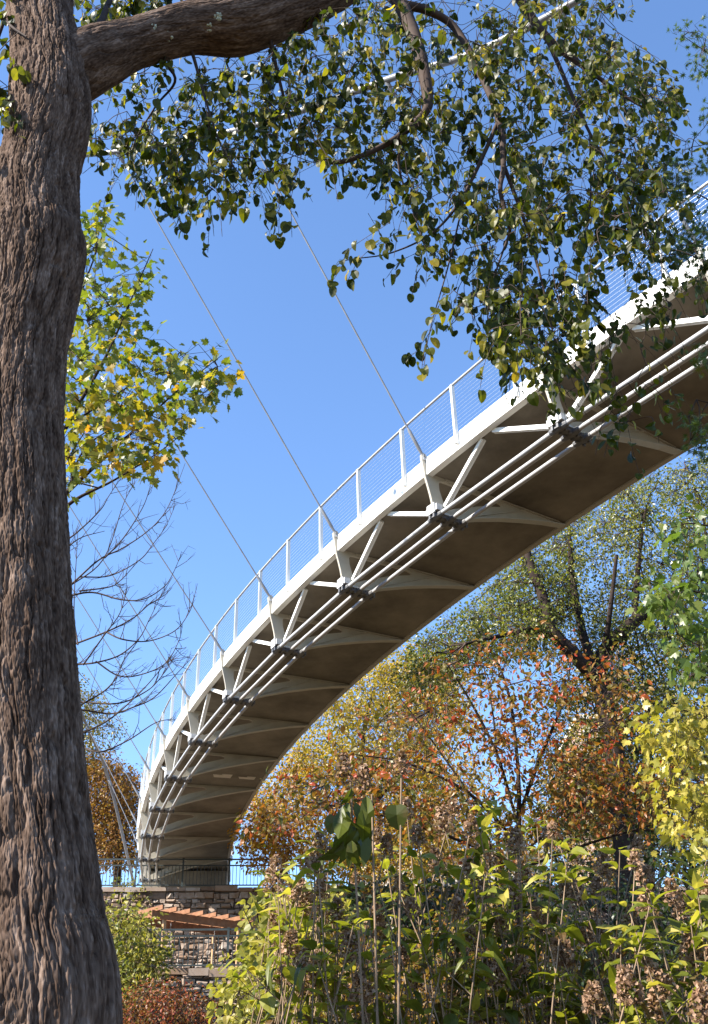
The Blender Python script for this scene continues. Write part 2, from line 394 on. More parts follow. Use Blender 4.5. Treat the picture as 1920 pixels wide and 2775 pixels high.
# hangers and main cable (tops measured as out / up from the deck edge)
tops = {-1: (2.6, 3.5), 0: (3.2, 5.1), 1: (4.2, 6.75), 2: (5.8, 8.71), 3: (7.99, 11.03), 4: (10.42, 13.75), 5: (10.6, 14.7), 6: (7.6, 10.5), 7: (5.25, 7.54), 8: (3.64, 5.58), 9: (2.45, 4.03), 10: (1.6, 2.95)}
mc = []
for s, (o, u) in tops.items():
    n, t = frame(s); p = BP(s, -.06, .26); q = BP(s, 0, 0)-n*o+A([0, 0, u+.15]); mc.append((s, q))
    k = MB(); d = nrm(q-p)
    tube(k, [p+d*.5, q], .0165, 8); tube(k, [p, p+d*.12, p+d*.16, p+d*.55, p+d*.62], [.03, .03, .036, .032, .018], 8)
    tube(k, [q-d*.35, q-d*.3, q], [.018, .045, .05], 8)
    k.build('hanger_cable', M['hanger'], bridge, True)
pts = [q for s, q in mc]
a0 = pts[0]; pts = [a0+(a0-pts[1])*5+A([0, 0, 9.]), a0+(a0-pts[1])*2.5+A([0, 0, 2.6])]+pts
pts.append(BP(11.2, -.25, -1.2))
low = smoothline(pts[:7], 8); k = MB(); tube(k, low, .062, 10); tube(k, [pts[6], pts[7]], .062, 10); tube(k, smoothline(pts[7:], 6), .062, 10)
k.build('main_cable', M['maincable'], bridge, True)
# repair patches on the underside
for (vx, vy, hd, ht_) in ((501, 1752, .28, .30), (556, 1756, .24, .22)):
    P = atZ(vx, vy, BP(6.65, 1, -.124)[2]); n, t = frame(6.7)
    k = MB(); hexa(k, P, n*hd, t*ht_+n*.08, A([0, 0, .004])); hexa(k, P+n*.1-t*ht_*.8, n*hd*.6, t*.15, A([0, 0, .0035])); k.build('repair_patch', M['patch'], bridge)

# ------------------------------------------------------------------ terraces
ZL, ZU = 5.35, 9.45
pL = [atZ(260, 2186, ZL)]; pU = [atZ(240, 2001, ZU)]
for p_ in (pL, pU): p_.append(p_[0]+A([10., 1.1, 0]))
print('lower wall', pL, 'upper', pU)
def lineY(p, x):
    x = max(-40, min(40, x)); return p[0][1]+(p[1][1]-p[0][1])*(x-p[0][0])/(p[1][0]-p[0][0])
def flat(p, k): # soften the angle of the wall lines
    return p
xs = np.concatenate([[-2500, -700, -250, -120], np.linspace(-60, 60, 61), [120, 250, 700, 2500]])
rows = []
for (y, z) in ((-2500, -2), (-300, -.5), (-40, 0), (-10, 0), (0, 0), (4, 0), (7, .1), (10, .5), (14, 1.3), (18, 2.0), (22, 2.7), (26, 3.2)):
    rows.append([(x, y, z+(.06*math.sin(x*1.3+y)+.05*math.sin(x*.7-y*2) if -40 < y < 27 else 0)) for x in xs])
for off, z in ((-.3, 3.5), (.3, 3.5), (.45, ZL-.45), (3, ZL-.4)): rows.append([(x, lineY(pL, x)+off, z) for x in xs])
for off, z in ((-3, ZL-.3), (.3, ZL-.2), (.45, ZU-.12), (4, ZU-.1), (14, ZU)): rows.append([(x, lineY(pU, x)+off, z) for x in xs])
for (y, z) in ((90, ZU+.2), (150, ZU-1), (500, ZU-6), (3000, ZU-40)): rows.append([(x, y, z) for x in xs])
b = MB(); nx = len(xs); V = A(rows).reshape(-1, 3); i, j = np.meshgrid(np.arange(len(rows)-1), np.arange(nx-1), indexing='ij')
b.add(V, np.stack([i*nx+j, i*nx+j+1, (i+1)*nx+j+1, (i+1)*nx+j], -1).reshape(-1, 4))
g = b.build('ground', M['ground'], None, True); g['kind'] = 'structure'
M['bounce_pale'] = mat('bounce_paving', (.36, .32, .26), .9, .1, .2, 1.5, bump=.2)  # pale sheets added on both terraces to bounce sunlight up to the soffit
for p_, o0, o1, z_ in ((pL, 3.1, 6.4, ZL-.39), (pU, 1.2, 12, ZU-.08)):
    b = MB(); q_ = [(x, lineY(p_, x)+o, z_+.02+(.0 if o0 == o else .004)) for o in (o0, o1) for x in (-16, 12)]; b.add(q_, [[0, 1, 3, 2]]); o_ = b.build('bounce_sheet', M['bounce_pale']); o_['kind'] = 'structure'
def stone_wall(name, label, p, z0, z1, x0, x1):
    P0 = A([x0, lineY(p, x0), 0]); P1 = A([x1, lineY(p, x1), 0]); L = np.linalg.norm(P1-P0); d = (P1-P0)/L; nf = A([d[1], -d[0], 0])
    root = thing(name, label, 'stone wall', (P0+P1)/2+A([0, 0, z0]))
    k = MB(); hexa(k, (P0+P1)/2-nf*.16+A([0, 0, (z0+z1)/2]), d*L/2, nf*.14, A([0, 0, (z1-z0)/2-.02])); k.build('mortar_core', M['mortar'], root)
    k = MB(); c = MB(); z = z0
    while z < z1-.16:
        hgt = rng.uniform(.09, .24); hgt = min(hgt, z1-.15-z)
        if hgt < .07: break
        x = rng.uniform(-.3, 0)
        while x < L:
            wd = rng.uniform(.1, .42)*(1 if rng.random() > .15 else 1.6); hh = hgt*rng.uniform(.72, 1.15); pr = rng.uniform(.02, .12)
            a, e, g0, g1 = x+.012, x+wd-.012, z+.01, z+hh-.01; ins = min(.035, wd*.2)
            j = lambda s=.022: rng.normal(0, s)
            bk = [(a+j(), -.05, g0+j(.012)), (e+j(), -.05, g0+j(.012)), (e+j(), -.05, g1+j(.012)), (a+j(), -.05, g1+j(.012))]
            md = [(u, pr*.6, v) for u, _, v in bk]
            fr = [(a+ins+j(), pr+j(.015), g0+ins+j()), (e-ins+j(), pr+j(.015), g0+ins+j()), (e-ins+j(), pr+j(.015), g1-ins+j()), (a+ins+j(), pr+j(.015), g1-ins+j())]
            VV = A([P0+d*u+nf*q+A([0, 0, v]) for u, q, v in bk+md+fr])
            ff = [[t_, (t_+1) % 4, 4+(t_+1) % 4, 4+t_] for t_ in range(4)]+[[4+t_, 4+(t_+1) % 4, 8+(t_+1) % 4, 8+t_] for t_ in range(4)]+[[8, 9, 10, 11]]
            k.add(VV, ff, rng.random()); x += wd
        z += hgt
    k.build('stone_face', M['stone'], root)
    x = 0
    while x < L:
        wd = rng.uniform(.4, 1.0); o = rng.uniform(-.03, .05)
        hexa(c, P0+d*(x+wd/2)-nf*(.12-o)+A([0, 0, z1-.07+rng.normal(0, .015)]), d*(wd/2-.01), nf*.24, A([0, 0, .08+rng.normal(0, .012)]), rng.random()); x += wd
    c.build('coping', M['stone'], root)
stone_wall('retaining_wall', 'tall rubble stone retaining wall under the black railing at the bridge end', pU, ZL-.4, ZU, -16, 14)
stone_wall('retaining_wall', 'low rubble stone wall in front of the pergola, above the red shrub', pL, 3.0, ZL, -14, 14)
def iron_fence(label, p, zb, off, hgt, x0, x1, step, rails, bal):
    P0 = A([x0, lineY(p, x0)+off, zb]); P1 = A([x1, lineY(p, x1)+off, zb]); L = np.linalg.norm(P1-P0); d = (P1-P0)/L; nf = A([d[1], -d[0], 0]); up = A([0, 0, 1.])
    root = thing('iron_railing', label, 'railing', (P0+P1)/2)
    n = int(L/step)
    for i in range(n+1):
        k = MB(); q = P0+d*i*step; hexa(k, q+up*hgt/2, d*.032, nf*.032, up*hgt/2); hexa(k, q+up*(hgt+.012), d*.04, nf*.04, up*.012); k.build('post', M['black'], root)
    k = MB()
    for z, t_ in rails: bar(k, P0+up*z, P0+d*n*step+up*z, .05, t_)
    k.build('rail', M['black'], root)
    for i in range(n):
        k = MB(); m_ = int(step/bal)
        for j in range(1, m_): q = P0+d*(i*step+j*step/m_); hexa(k, q+up*(rails[0][0]+rails[1][0])/2, d*.011, nf*.011, up*(rails[1][0]-rails[0][0])/2)
        k.build('baluster_panel', M['black'], root)
iron_fence('black metal railing along the top of the tall stone wall below the bridge', pU, ZU+.02, .12, 1.08, -14, -.9, 1.78, ((.1, .04), (.83, .04), (1.06, .05)), .135)
iron_fence('black metal railing on the low stone wall, behind the pergola post', pL, ZL+.02, .15, 1.05, -9.5, 13, 1.9, ((.1, .04), (.86, .04), (1.03, .05)), .135)
# abutment
ab = thing('bridge_abutment', 'dark concrete abutment under the far end of the bridge', 'abutment', BP(11.1, 1.8, 0)*A([1, 1, 0])+A([0, 0, ZU-.1]))
n, t = frame(11.1); O = BP(11.1, 1.83, 0); zt = O[2]-.18
k = MB(); hexa(k, A([*(O+t*-1.1)[:2], (zt+ZU-.2)/2]), n*1.75, t*.75, A([0, 0, (zt-ZU+.2)/2])); k.build('pier_block', M['conc'], ab)
k = MB(); hexa(k, A([*(O+t*-1.1)[:2], ZU+.02]), n*2.1, t*1.0, A([0, 0, .14])); k.build('footing', M['conc'], ab)
# pergola
zp = 7.45
Q0, Q1 = atZ(347, 2060, zp), atZ(562, 2088, zp)
pd = nrm((Q1-Q0)*A([1, 1, 0])); pn = A([-pd[1], pd[0], 0]); L = np.linalg.norm(Q1-Q0); print('pergola', Q0, Q1, L)
perg = thing('pergola', 'reddish wooden swing arbor with slatted top between the stone walls', 'pergola', A([*((Q0+Q1)/2)[:2], ZL-.35]))
up = A([0, 0, 1.])
for o in (0, 1.35):
    k = MB(); bar(k, Q0+pn*o-pd*.1, Q1+pn*o+pd*.25, .07, .24); k.build('beam', M['wood'], perg)
    for f in (.12, .9):
        k = MB(); q = Q0+pn*(o+.085)+pd*L*f; zz = ZL-.4; hexa(k, A([q[0], q[1], (q[2]+zz)/2]), pd*.05, pn*.05, up*(q[2]+.1-zz)/2); k.build('post', M['post'], perg)
for i in range(8):
    q = Q0+pd*(L*(i+.1)/7.4)+up*.165
    k = MB(); bar(k, q-pn*.42, q+pn*1.8, .06, .13); k.build('rafter', M['wood'], perg)
for f in (.28, .74):
    k = MB(); q = Q0+pn*.6+pd*L*f
    for i in range(34):
        c = q-up*(.1+i*.055); e = pd if i % 2 else pn; tube(k, [c-e*.014-up*.03, c+e*.0-up*.0+e*.014, c-e*.014+up*.03], .006, 4)
    k.build('swing_chain', M['steel'], perg)
# buildings
def building(name, label, v0, v1, vtop, Y, dep, mt, wmt, zb, rows_, cols_):
    p, q = atY(v0, vtop, Y), atY(v1, vtop, Y); zt = p[2]; w_ = q[0]-p[0]; c = A([(p[0]+q[0])/2, Y+dep/2, 0])
    root = thing(name, label, 'building', (c[0], Y+dep/2, zb))
    k = MB(); hexa(k, A([c[0], c[1], (zb+zt)/2]), [w_/2, 0, 0], [0, dep/2, 0], [0, 0, (zt-zb)/2]); k.build('wall', mt, root)
    k = MB(); hexa(k, A([c[0], c[1], zt+.15]), [w_/2+.25, 0, 0], [0, dep/2+.25, 0], [0, 0, .15]); k.build('cornice', M['pale'], root)
    for i in range(rows_):
        for j in range(cols_):
            x = p[0]+w_*(j+.5)/cols_; z = zt-1.6-(zt-zb)*(i/rows_)*.8; h_ = min(1.0, (zt-zb)/rows_*.4); ww = min(.6, w_/cols_*.28)
            k = MB()
            for sx in (-1, 1): hexa(k, A([x+sx*ww, Y-.03, z]), [.06, 0, 0], [0, .05, 0], [0, 0, h_])
            for sz in (-1, 1): hexa(k, A([x, Y-.035, z+sz*h_]), [ww+.1, 0, 0], [0, .06, 0], [0, 0, .07])
            f = k.build('window', M['pale'], root)
            k = MB(); hexa(k, A([x, Y-.012, z]), [ww-.06, 0, 0], [0, .02, 0], [0, 0, h_-.07]); k.build('pane', wmt, f)
def brickmat(name, c1, c2, mo, sc):
    mt = bpy.data.materials.new(name); mt.use_nodes = True; t = mt.node_tree; b_ = t.nodes['Principled BSDF']; b_.inputs['Roughness'].default_value = .9
    tc = t.nodes.new('ShaderNodeTexCoord'); mp = t.nodes.new('ShaderNodeMapping'); mp.inputs['Rotation'].default_value = (math.pi/2, 0, 0)
    br = t.nodes.new('ShaderNodeTexBrick'); br.inputs['Scale'].default_value = sc; br.inputs['Color1'].default_value = (*c1, 1); br.inputs['Color2'].default_value = (*c2, 1); br.inputs['Mortar'].default_value = (*mo, 1)
    t.links.new(tc.outputs['Object'], mp.inputs[0]); t.links.new(mp.outputs[0], br.inputs[0]); t.links.new(br.outputs[0], b_.inputs['Base Color']); return mt
M['pale'] = mat('pale_stucco', (.62, .58, .52), .9, .1, .1, 2)
M['glass'] = mat('window_glass', (.03, .035, .04), .12, .6, .2, 2)
building('brick_building', 'pinkish brick building glimpsed through the trees beside the dark trunk', 1306, 1398, 1622, 66, 10, brickmat('brick', (.33, .17, .125), (.28, .145, .105), (.30, .24, .20), 4), M['glass'], ZU-1, 5, 3)
building('pale_building', 'low pale building with flat roof seen behind the hydrangeas', 800, 1230, 1935, 58, 8, M['pale'], M['glass'], ZU-1, 1, 7)

# ------------------------------------------------------------------ big foreground tree
TY = 4.55
rows_t = [(-420, 150, 48), (-200, 125, 58), (0, 91, 69), (60, 97, 70), (150, 110, 80), (235, 112, 87), (300, 105, 86), (375, 88, 85), (450, 78, 92), (520, 78, 97), (555, 82, 103), (610, 76, 103), (676, 68, 98), (803, 48, 94), (950, 37, 98), (1130, 40, 105),
          (1300, 43, 111), (1500, 47, 118), (1750, 58, 127), (1900, 66, 136), (2100, 80, 150), (2307, 97, 168)]
tp, tr_ = [], []
for y, c, h in rows_t[::-1]:
    P = atY(c, y, TY); tp.append(P); tr_.append(rad(P, h))
tp = A(tp); tr_ = A(tr_)
base = tp[0]; tp = np.vstack([[base+A([.06, 0, -base[2]-.1]), base+A([.03, 0, -1.0])], tp]); tr_ = np.concatenate([[tr_[0]*1.75, tr_[0]*1.2], tr_])
print('trunk radii', tr_.round(2), tp[:, 2].round(1))
TREE = thing('shade_tree', 'large deeply furrowed tree in front whose limb and hanging heart-shaped leaves frame the bridge', 'tree', (tp[0][0], tp[0][1], 0))
Lc = np.concatenate([[0], np.cumsum(np.linalg.norm(np.diff(tp, axis=0), axis=1))])
def tl(y):  # length along trunk at survey row y
    ys = [r[0] for r in rows_t[::-1]]; return float(np.interp(-y, [-q for q in ys], Lc[2:]))
b = MB(); bark_tube(b, tp, tr_, 680, 2100, .030, .024, 3, knots=[(tl(545), -.62, .15, .035), (tl(2215), -.75, .2, .05), (tl(735), -.15, .05, .012)])
b.build('trunk', M['bark'], TREE, True)
limb = [(85, 215, 4.6, 60), (150, 160, 4.62, 76), (222, 126, 4.68, 66), (300, 97, 4.75, 52), (420, 63, 4.85, 54), (520, 54, 4.95, 66), (600, 33, 5.0, 62), (700, -8, 5.1, 58), (800, -65, 5.2, 52), (900, -130, 5.4, 44), (1010, -190, 5.6, 34), (1150, -240, 5.8, 22)]
lp = A([atY(a, c, y) for a, c, y, h in limb]); lr = A([rad(P, q[3]) for P, q in zip(lp, limb)])
b = MB(); bark_tube(b, lp, lr, 330, 1100, .013, .024, 9); b.build('limb', M['bark'], TREE, True)
M['lichen'] = mat('lichen', (.36, .38, .3), .95, .1, .3, 25)
BR = [
 [(790, -55, 5.2, .10), (880, -20, 5.25, .075), (922, 50, 5.2, .062), (945, 120, 5.15, .058), (962, 200, 5.1, .048), (960, 250, 5.1, .036), (905, 302, 5.1, .027), (850, 335, 5.1, .022), (780, 362, 5.1, .018), (716, 366, 5.1, .016)],
 [(905, 10, 5.2, .045), (960, 22, 5.3, .038), (1025, 62, 5.4, .034), (1085, 170, 5.4, .03), (1125, 270, 5.3, .027), (1135, 370, 5.3, .022), (1128, 430, 5.3, .018), (1150, 520, 5.4, .012)],
 [(1010, -190, 5.6, .07), (1130, -60, 5.8, .05), (1230, 80, 6.0, .04), (1330, 160, 6.1, .025), (1430, 230, 6.2, .012), (1490, 260, 6.2, .006)],
 [(420, 75, 4.9, .018), (440, 140, 4.95, .014), (465, 230, 5.0, .01), (500, 330, 5.0, .006), (560, 420, 5.0, .003)],
 [(330, 110, 4.8, .016), (395, 175, 5.0, .012), (350, 240, 5.2, .008), (300, 330, 5.3, .005), (310, 400, 5.3, .003)],
 [(600, 50, 5.0, .02), (630, 180, 5.2, .014), (660, 290, 5.4, .007), (690, 350, 5.4, .003)],
 [(1125, 270, 5.3, .02), (1050, 430, 5.4, .013), (980, 520, 5.4, .009), (880, 570, 5.4, .006), (770, 590, 5.4, .003), (742, 640, 5.4, .002)],
 [(1135, 370, 5.3, .018), (1190, 520, 5.5, .012), (1225, 650, 5.6, .008), (1250, 770, 5.7, .004), (1255, 860, 5.7, .002)],
 [(1230, 80, 6.0, .025), (1330, 300, 6.2, .014), (1410, 430, 6.3, .008), (1450, 540, 6.3, .003)],
 [(222, 60, 4.8, .03), (280, -40, 5.2, .02), (420, -60, 5.6, .012), (560, -20, 5.8, .006)],
 [(60, -100, 4.5, .03), (10, 40, 4.6, .016), (-20, 160, 4.7, .01), (10, 260, 4.8, .004)],
 [(0, 35, 4.4, .012), (30, 62, 4.32, .01), (60, 82, 4.28, .006)],
 [(1050, 430, 5.4, .008), (1010, 600, 5.5, .006), (970, 740, 5.5, .003), (952, 850, 5.5, .002)],
 [(1150, 520, 5.4, .009), (1110, 640, 5.5, .006), (1100, 740, 5.5, .004), (1130, 820, 5.5, .002)],
 [(1330, 300, 6.2, .01), (1330, 470, 6.2, .007), (1300, 620, 6.2, .004), (1290, 720, 6.2, .002)],
 [(905, 302, 5.1, .014), (900, 380, 5.2, .01), (930, 470, 5.3, .006), (960, 560, 5.3, .003)],
]
b = MB(); skel = [lp[4:]]
for q in BR:
    P, r_ = vline(q, 7); tube(b, P, r_, 8 if r_[0] > .02 else 5); skel.append(P)
SK = np.vstack(skel)
MLEAF = ramp_mat('heart_leaf_green', [(.011, .017, .002), (.02, .029, .002), (.038, .046, .003), (.075, .078, .005), (.16, .135, .012), (.34, .22, .025)], .42, .22, .45, 2.0, noise=9)
lf = MB()
def strands(poly, n, Y0, Y1, nl, Ls=(.12, .55), size=.074):
    global SK
    _, vv = sample(poly, n, Y0, Y1); vv = vv+rng.normal(0, 20, vv.shape)
    P = A([atY(a_, c_, y_) for (a_, c_), y_ in zip(vv, rng.uniform(Y0, Y1, n))]); P = P[np.argsort(((P-SK[nearest(P, SK)])**2).sum(1))]
    for p in P:
        s0 = SK[np.argmin(((SK-p)**2).sum(1)+.25*np.maximum(0, p[2]-SK[:, 2])**2)]; dist = np.linalg.norm(p-s0); mid = (p+s0)/2+A([0, 0, .12*dist])+rng.normal(0, .13, 3)*dist
        path = smoothline([s0, mid, p], 4); SK = np.vstack([SK, path[2:]])
        d = nrm(A([rng.normal(0, .45), rng.normal(0, .45), -1])); ln = rng.uniform(*Ls)
        e1 = p+d*ln*.5+rng.normal(0, .03, 3); e2 = e1+nrm(d+A([0, 0, -.6]))*ln*.5
        tip = smoothline([p, e1, e2], 4)
        sticks(b, path[:-1], path[1:], .0038, .0032, 3)
        sticks(b, tip[:-1], tip[1:], .0026, .0016, 3)
        k = rng.poisson(nl)+2; t_ = np.sort(rng.random(k)); at = tip[0]+(tip[-1]-tip[0])*t_[:, None]
        at = A([[np.interp(x*(len(tip)-1), np.arange(len(tip)), tip[:, c]) for c in range(3)] for x in t_])
        side = rng.normal(0, 1, (k, 3))*A([1, 1, .4]); side = nrm(side); pet = at+side*.03
        sticks(b, at, pet, .001, .001, 3)
        Yd = side*.55+A([0, 0, -1.])+rng.normal(0, .25, (k, 3))
        leaves(lf, HEART, pet, Yd, A([[-.2, -.5, .5]])+side*.6, rng.uniform(.55, 1.25, k)*size, np.clip(rng.beta(2, 2.6, k), 0, 1), .5)
pA = [(195, 215), (235, 185), (330, 150), (450, 125), (560, 112), (700, 60), (720, 350), (650, 330), (620, 440), (560, 400), (520, 440), (420, 430), (330, 385), (270, 375), (195, 330)]
pB = [(700, 40), (800, 0), (980, -20), (990, 400), (940, 480), (890, 440), (860, 380), (790, 350), (760, 330), (700, 310)]
pC1 = [(980, -40), (1420, -40), (1420, 20), (1370, 90), (1460, 150), (1525, 200), (1500, 260), (1440, 290), (1470, 400), (1400, 480), (1200, 520), (1100, 560), (985, 400)]
pC2 = [(985, 400), (1380, 420), (1480, 370), (1470, 470), (1400, 550), (1330, 600), (1290, 660), (1290, 740), (1230, 790), (1180, 790), (1120, 740), (1070, 710), (1000, 650), (960, 600), (900, 580), (960, 500)]
pC3 = [(1080, 620), (1300, 600), (1300, 790), (1240, 820), (1190, 800), (1100, 760)]
pTop = [(175, -10), (640, -40), (520, 10), (420, 0), (300, 30), (225, 55)]
pLef = [(-40, -40), (20, -40), (35, 90), (25, 240), (-10, 290), (-60, 250)]
strands(pA, 330, 4.7, 6.8, 4.6); strands(pB, 250, 4.6, 7.0, 4.6); strands(pC1, 440, 4.8, 7.6, 5); strands(pC2, 195, 4.8, 7.2, 4.8); strands(pC3, 45, 4.9, 6.5, 4.5)
strands([(1380, 60), (1450, 130), (1530, 200), (1540, 300), (1520, 480), (1440, 600), (1380, 560), (1400, 300)], 110, 5.4, 7.2, 4)
strands([(1300, 600), (1480, 520), (1575, 520), (1590, 640), (1480, 720), (1390, 830), (1300, 900), (1200, 880), (1190, 790)], 60, 5.6, 7.2, 3.6)
strands([(1330, 860), (1480, 840), (1500, 960), (1380, 970)], 10, 5.8, 6.6, 3.5)
strands(pTop, 85, 4.9, 6.2, 6); strands(pLef, 34, 4.2, 5.2, 6)
# single hanging sprays seen against the sky
for q in ([(380, 400), (398, 470), (410, 520)], [(585, 420), (600, 470), (612, 500)], [(520, 410), (515, 450), (520, 480)], [(880, 500), (790, 560), (770, 600), (742, 645)], [(900, 520), (830, 565), (800, 600), (785, 630)],
          [(960, 560), (900, 590), (872, 625)], [(1000, 660), (975, 730), (955, 800), (950, 845)], [(975, 740), (935, 795), (915, 800)], [(690, 300), (760, 370), (790, 400)], [(860, 360), (840, 400), (815, 405)],
          [(1090, 720), (1105, 780), (1130, 815)], [(1170, 760), (1180, 820), (1200, 850)], [(1230, 780), (1250, 840), (1262, 880)], [(1290, 720), (1310, 770), (1330, 790)], [(1340, 560), (1400, 560), (1440, 545)],
          [(1390, 200), (1460, 215), (1515, 235)], [(1400, 110), (1450, 130), (1490, 150)], [(1290, 790), (1330, 850), (1350, 880)], [(1400, 300), (1480, 330), (1510, 345)], [(930, 480), (955, 540), (965, 590)], [(830, 480), (865, 540), (870, 560)]):
    Y = rng.uniform(5.0, 5.6); tip = smoothline([atY(a, c, Y) for a, c in q], 5); sticks(b, tip[:-1], tip[1:], .0028, .0018, 3)
    k = 5+int(np.linalg.norm(tip[-1]-tip[0])*13); x = np.linspace(.12, 1, k)*(len(tip)-1); at = np.column_stack([np.interp(x, np.arange(len(tip)), tip[:, c]) for c in range(3)])
    side = nrm(rng.normal(0, 1, (k, 3))*A([1, 1, .3])); sticks(b, at, at+side*.03, .001, .001)
    leaves(lf, HEART, at+side*.03, side*.5+A([0, 0, -1.]), A([[-.2, -.6, .4]])+side*.5, rng.uniform(.75, 1.15, k)*.078, rng.beta(2, 2.6, k), .5)
tip = smoothline([atY(a, c, 5.7) for a, c in ((1285, 800), (1302, 832), (1300, 848), (1312, 864), (1338, 872), (1352, 866))], 5); sticks(b, tip[:-1], tip[1:], .004, .003, 4)
at = A([atY(a, c, 5.7) for a, c in ((1303, 856), (1316, 866), (1342, 870), (1352, 866))])
leaves(lf, OVAL, at, A([[-.1, .1, -1], [.05, 0, -1], [.5, 0, -.8], [.8, .1, -.4]]), A([[0, -1., .2]]), .085, A([1., .97, 1., .96]), .3)
b.build('branches', M['twig'], TREE, True); lf.build('crown', MLEAF, TREE)
# lichen spots on the limb
b = MB()
for (vx, vy) in ((400, 76), (398, 66), (376, 80), (472, 66), (490, 40), (580, 52), (335, 63), (620, 5), (322, 117)):
    P = atY(vx, vy, 4.95); dr = nrm(P-ORG); i_ = np.argmin([np.linalg.norm(np.cross(q-ORG, dr)) for q in smoothline(lp, 12)]); c = smoothline(lp, 12)[i_]; r_ = smoothline(lr[:, None], 12)[i_, 0]
    ax = c-ORG; tt = ax @ dr; off = ax-dr*tt; h2 = r_**2-off @ off
    if h2 < 0: continue
    Hh = ORG+dr*(tt-math.sqrt(h2)); nr = nrm(Hh-c); u = nrm(np.cross(nr, [0, 0, 1.])); v_ = np.cross(nr, u)
    for k in range(7):
        a_ = rng.normal(0, .022, 2); pts_ = [Hh+nr*.008+u*(a_[0]+math.cos(t_)*rng.uniform(.008, .02))+v_*(a_[1]+math.sin(t_)*rng.uniform(.008, .02)) for t_ in np.linspace(0, 2*math.pi, 9, endpoint=False)]
        b.add(pts_+[Hh+nr*.016+u*a_[0]+v_*a_[1]], [[t_, (t_+1) % 9, 9] for t_ in range(9)])
b.build('lichen', M['lichen'], TREE)

# ------------------------------------------------------------------ generic tree
def tree(name, label, cat, limbs, polys, mt, tpl, size, per, spread, barkm=None, group=None, droop=.6, zb=(0, 0, .6), twig=.006, curl=.3, rn=(2, 2), extra=None, seg=8, rbase=None):
    """limbs: list of (vx,vy,Y,r); polys: (poly, clumps, Y0, Y1, lo, hi) with lo..hi the range of the colour value"""
    LP = [vline(q, 6) for q in limbs]; base = LP[0][0][0]
    root = thing(name, label, cat, base, group)
    b = MB()
    for i, (P, r_) in enumerate(LP): tube(b, P, r_, seg if i == 0 else 6)
    S = np.vstack([P for P, _ in LP]); tw = MB(); lf = MB()
    for (poly, n, Y0, Y1, lo, hi) in polys:
        P, _ = sample(poly, n, Y0, Y1); m_ = max(2, n//7); H = P[:m_]; Q = S[nearest(H, S)]
        dl = np.linalg.norm(H-Q, axis=1)[:, None]; a1 = Q*.67+H*.33+rng.normal(0, .07, H.shape)*dl; a2 = Q*.33+H*.67+rng.normal(0, .07, H.shape)*dl+A([[0, 0, .06]])*dl
        sticks(tw, Q, a1, twig*3, twig*2.4, 4); sticks(tw, a1, a2, twig*2.4, twig*1.9, 4); sticks(tw, a2, H, twig*1.9, twig*1.2, 4)
        HH = np.vstack([a1, a2, H]); Q = HH[nearest(P[m_:], HH)]; PP = P[m_:]; dl = np.linalg.norm(PP-Q, axis=1)[:, None]
        mid = (Q+PP)/2+rng.normal(0, .1, PP.shape)*dl
        sticks(tw, Q, mid, twig*1.4, twig); sticks(tw, mid, PP, twig, twig*.6)
        k = per; c = np.repeat(P, k, 0)+np.clip(rng.normal(0, 1, (n*k, 3)), -1.5, 1.5)*spread*A([1, 1, .8]); 
        sub = c[rng.random(n*k) < .35]; pi = np.repeat(P, k, 0)[:0]
        sel = rng.random(n*k) < .3; sticks(tw, np.repeat(P, k, 0)[sel], c[sel], twig*.6, twig*.3)
        d = nrm(c-np.repeat(P, k, 0)+rng.normal(0, .02, c.shape))+A([0, 0, -droop])+rng.normal(0, .4, c.shape)
        rv = lo+(hi-lo)*np.clip(.65*rng.beta(*rn, n*k)+.35*np.repeat(rng.random(n), k), 0, 1)
        leaves(lf, tpl, c, d, A([zb]), rng.uniform(.55, 1.25, n*k)*size, rv, .95)
    b.build('trunk', barkm or M['bark2'], root, True); tw.build('twigs', M['twig'], root); lf.build('crown', mt, root)
    return root
gold2 = ramp_mat('russet_leaf', [(0.080, 0.088, 0.014), (0.160, 0.136, 0.016), (0.240, 0.152, 0.020), (0.208, 0.096, 0.016), (0.160, 0.064, 0.014), (0.088, 0.040, 0.014)], .45, .3, .35, 1.2)
gold = ramp_mat('gold_leaf', [(0.096, 0.096, 0.014), (0.240, 0.192, 0.020), (0.384, 0.264, 0.028), (0.400, 0.216, 0.024), (0.288, 0.112, 0.014), (0.160, 0.068, 0.020)], .42, .35, .4, 1.4)
green = ramp_mat('green_leaf', [(0.028, 0.044, 0.008), (0.056, 0.076, 0.011), (0.112, 0.124, 0.016), (0.208, 0.192, 0.028), (0.336, 0.288, 0.048)], .36, .5, .4, 1.6)
redl = ramp_mat('red_leaf', [(.045, .055, .010), (.08, .08, .013), (.15, .105, .016), (.23, .105, .018), (.29, .065, .018), (.33, .036, .02)], .42, .4, .4, 1.3)
mapl = ramp_mat('maple_leaf', [(0.040, 0.064, 0.010), (0.068, 0.096, 0.012), (0.112, 0.128, 0.014), (0.192, 0.168, 0.016), (0.336, 0.192, 0.016), (0.336, 0.104, 0.016)], .42, .4, .5, 1.5)
yell = ramp_mat('yellow_leaf', [(0.064, 0.088, 0.016), (0.144, 0.152, 0.020), (0.272, 0.240, 0.032), (0.400, 0.320, 0.056), (0.440, 0.368, 0.128)], .4, .4, .45, 1.3)
jap = ramp_mat('fine_leaf', [(0.024, 0.048, 0.010), (0.040, 0.072, 0.014), (0.072, 0.096, 0.020), (0.160, 0.128, 0.024)], .45, .35, .35, 1.4)
dark = ramp_mat('evergreen_leaf', [(0.010, 0.020, 0.006), (0.016, 0.032, 0.008), (0.028, 0.044, 0.011), (0.048, 0.056, 0.012)], .4, .4, .2, 1.2)
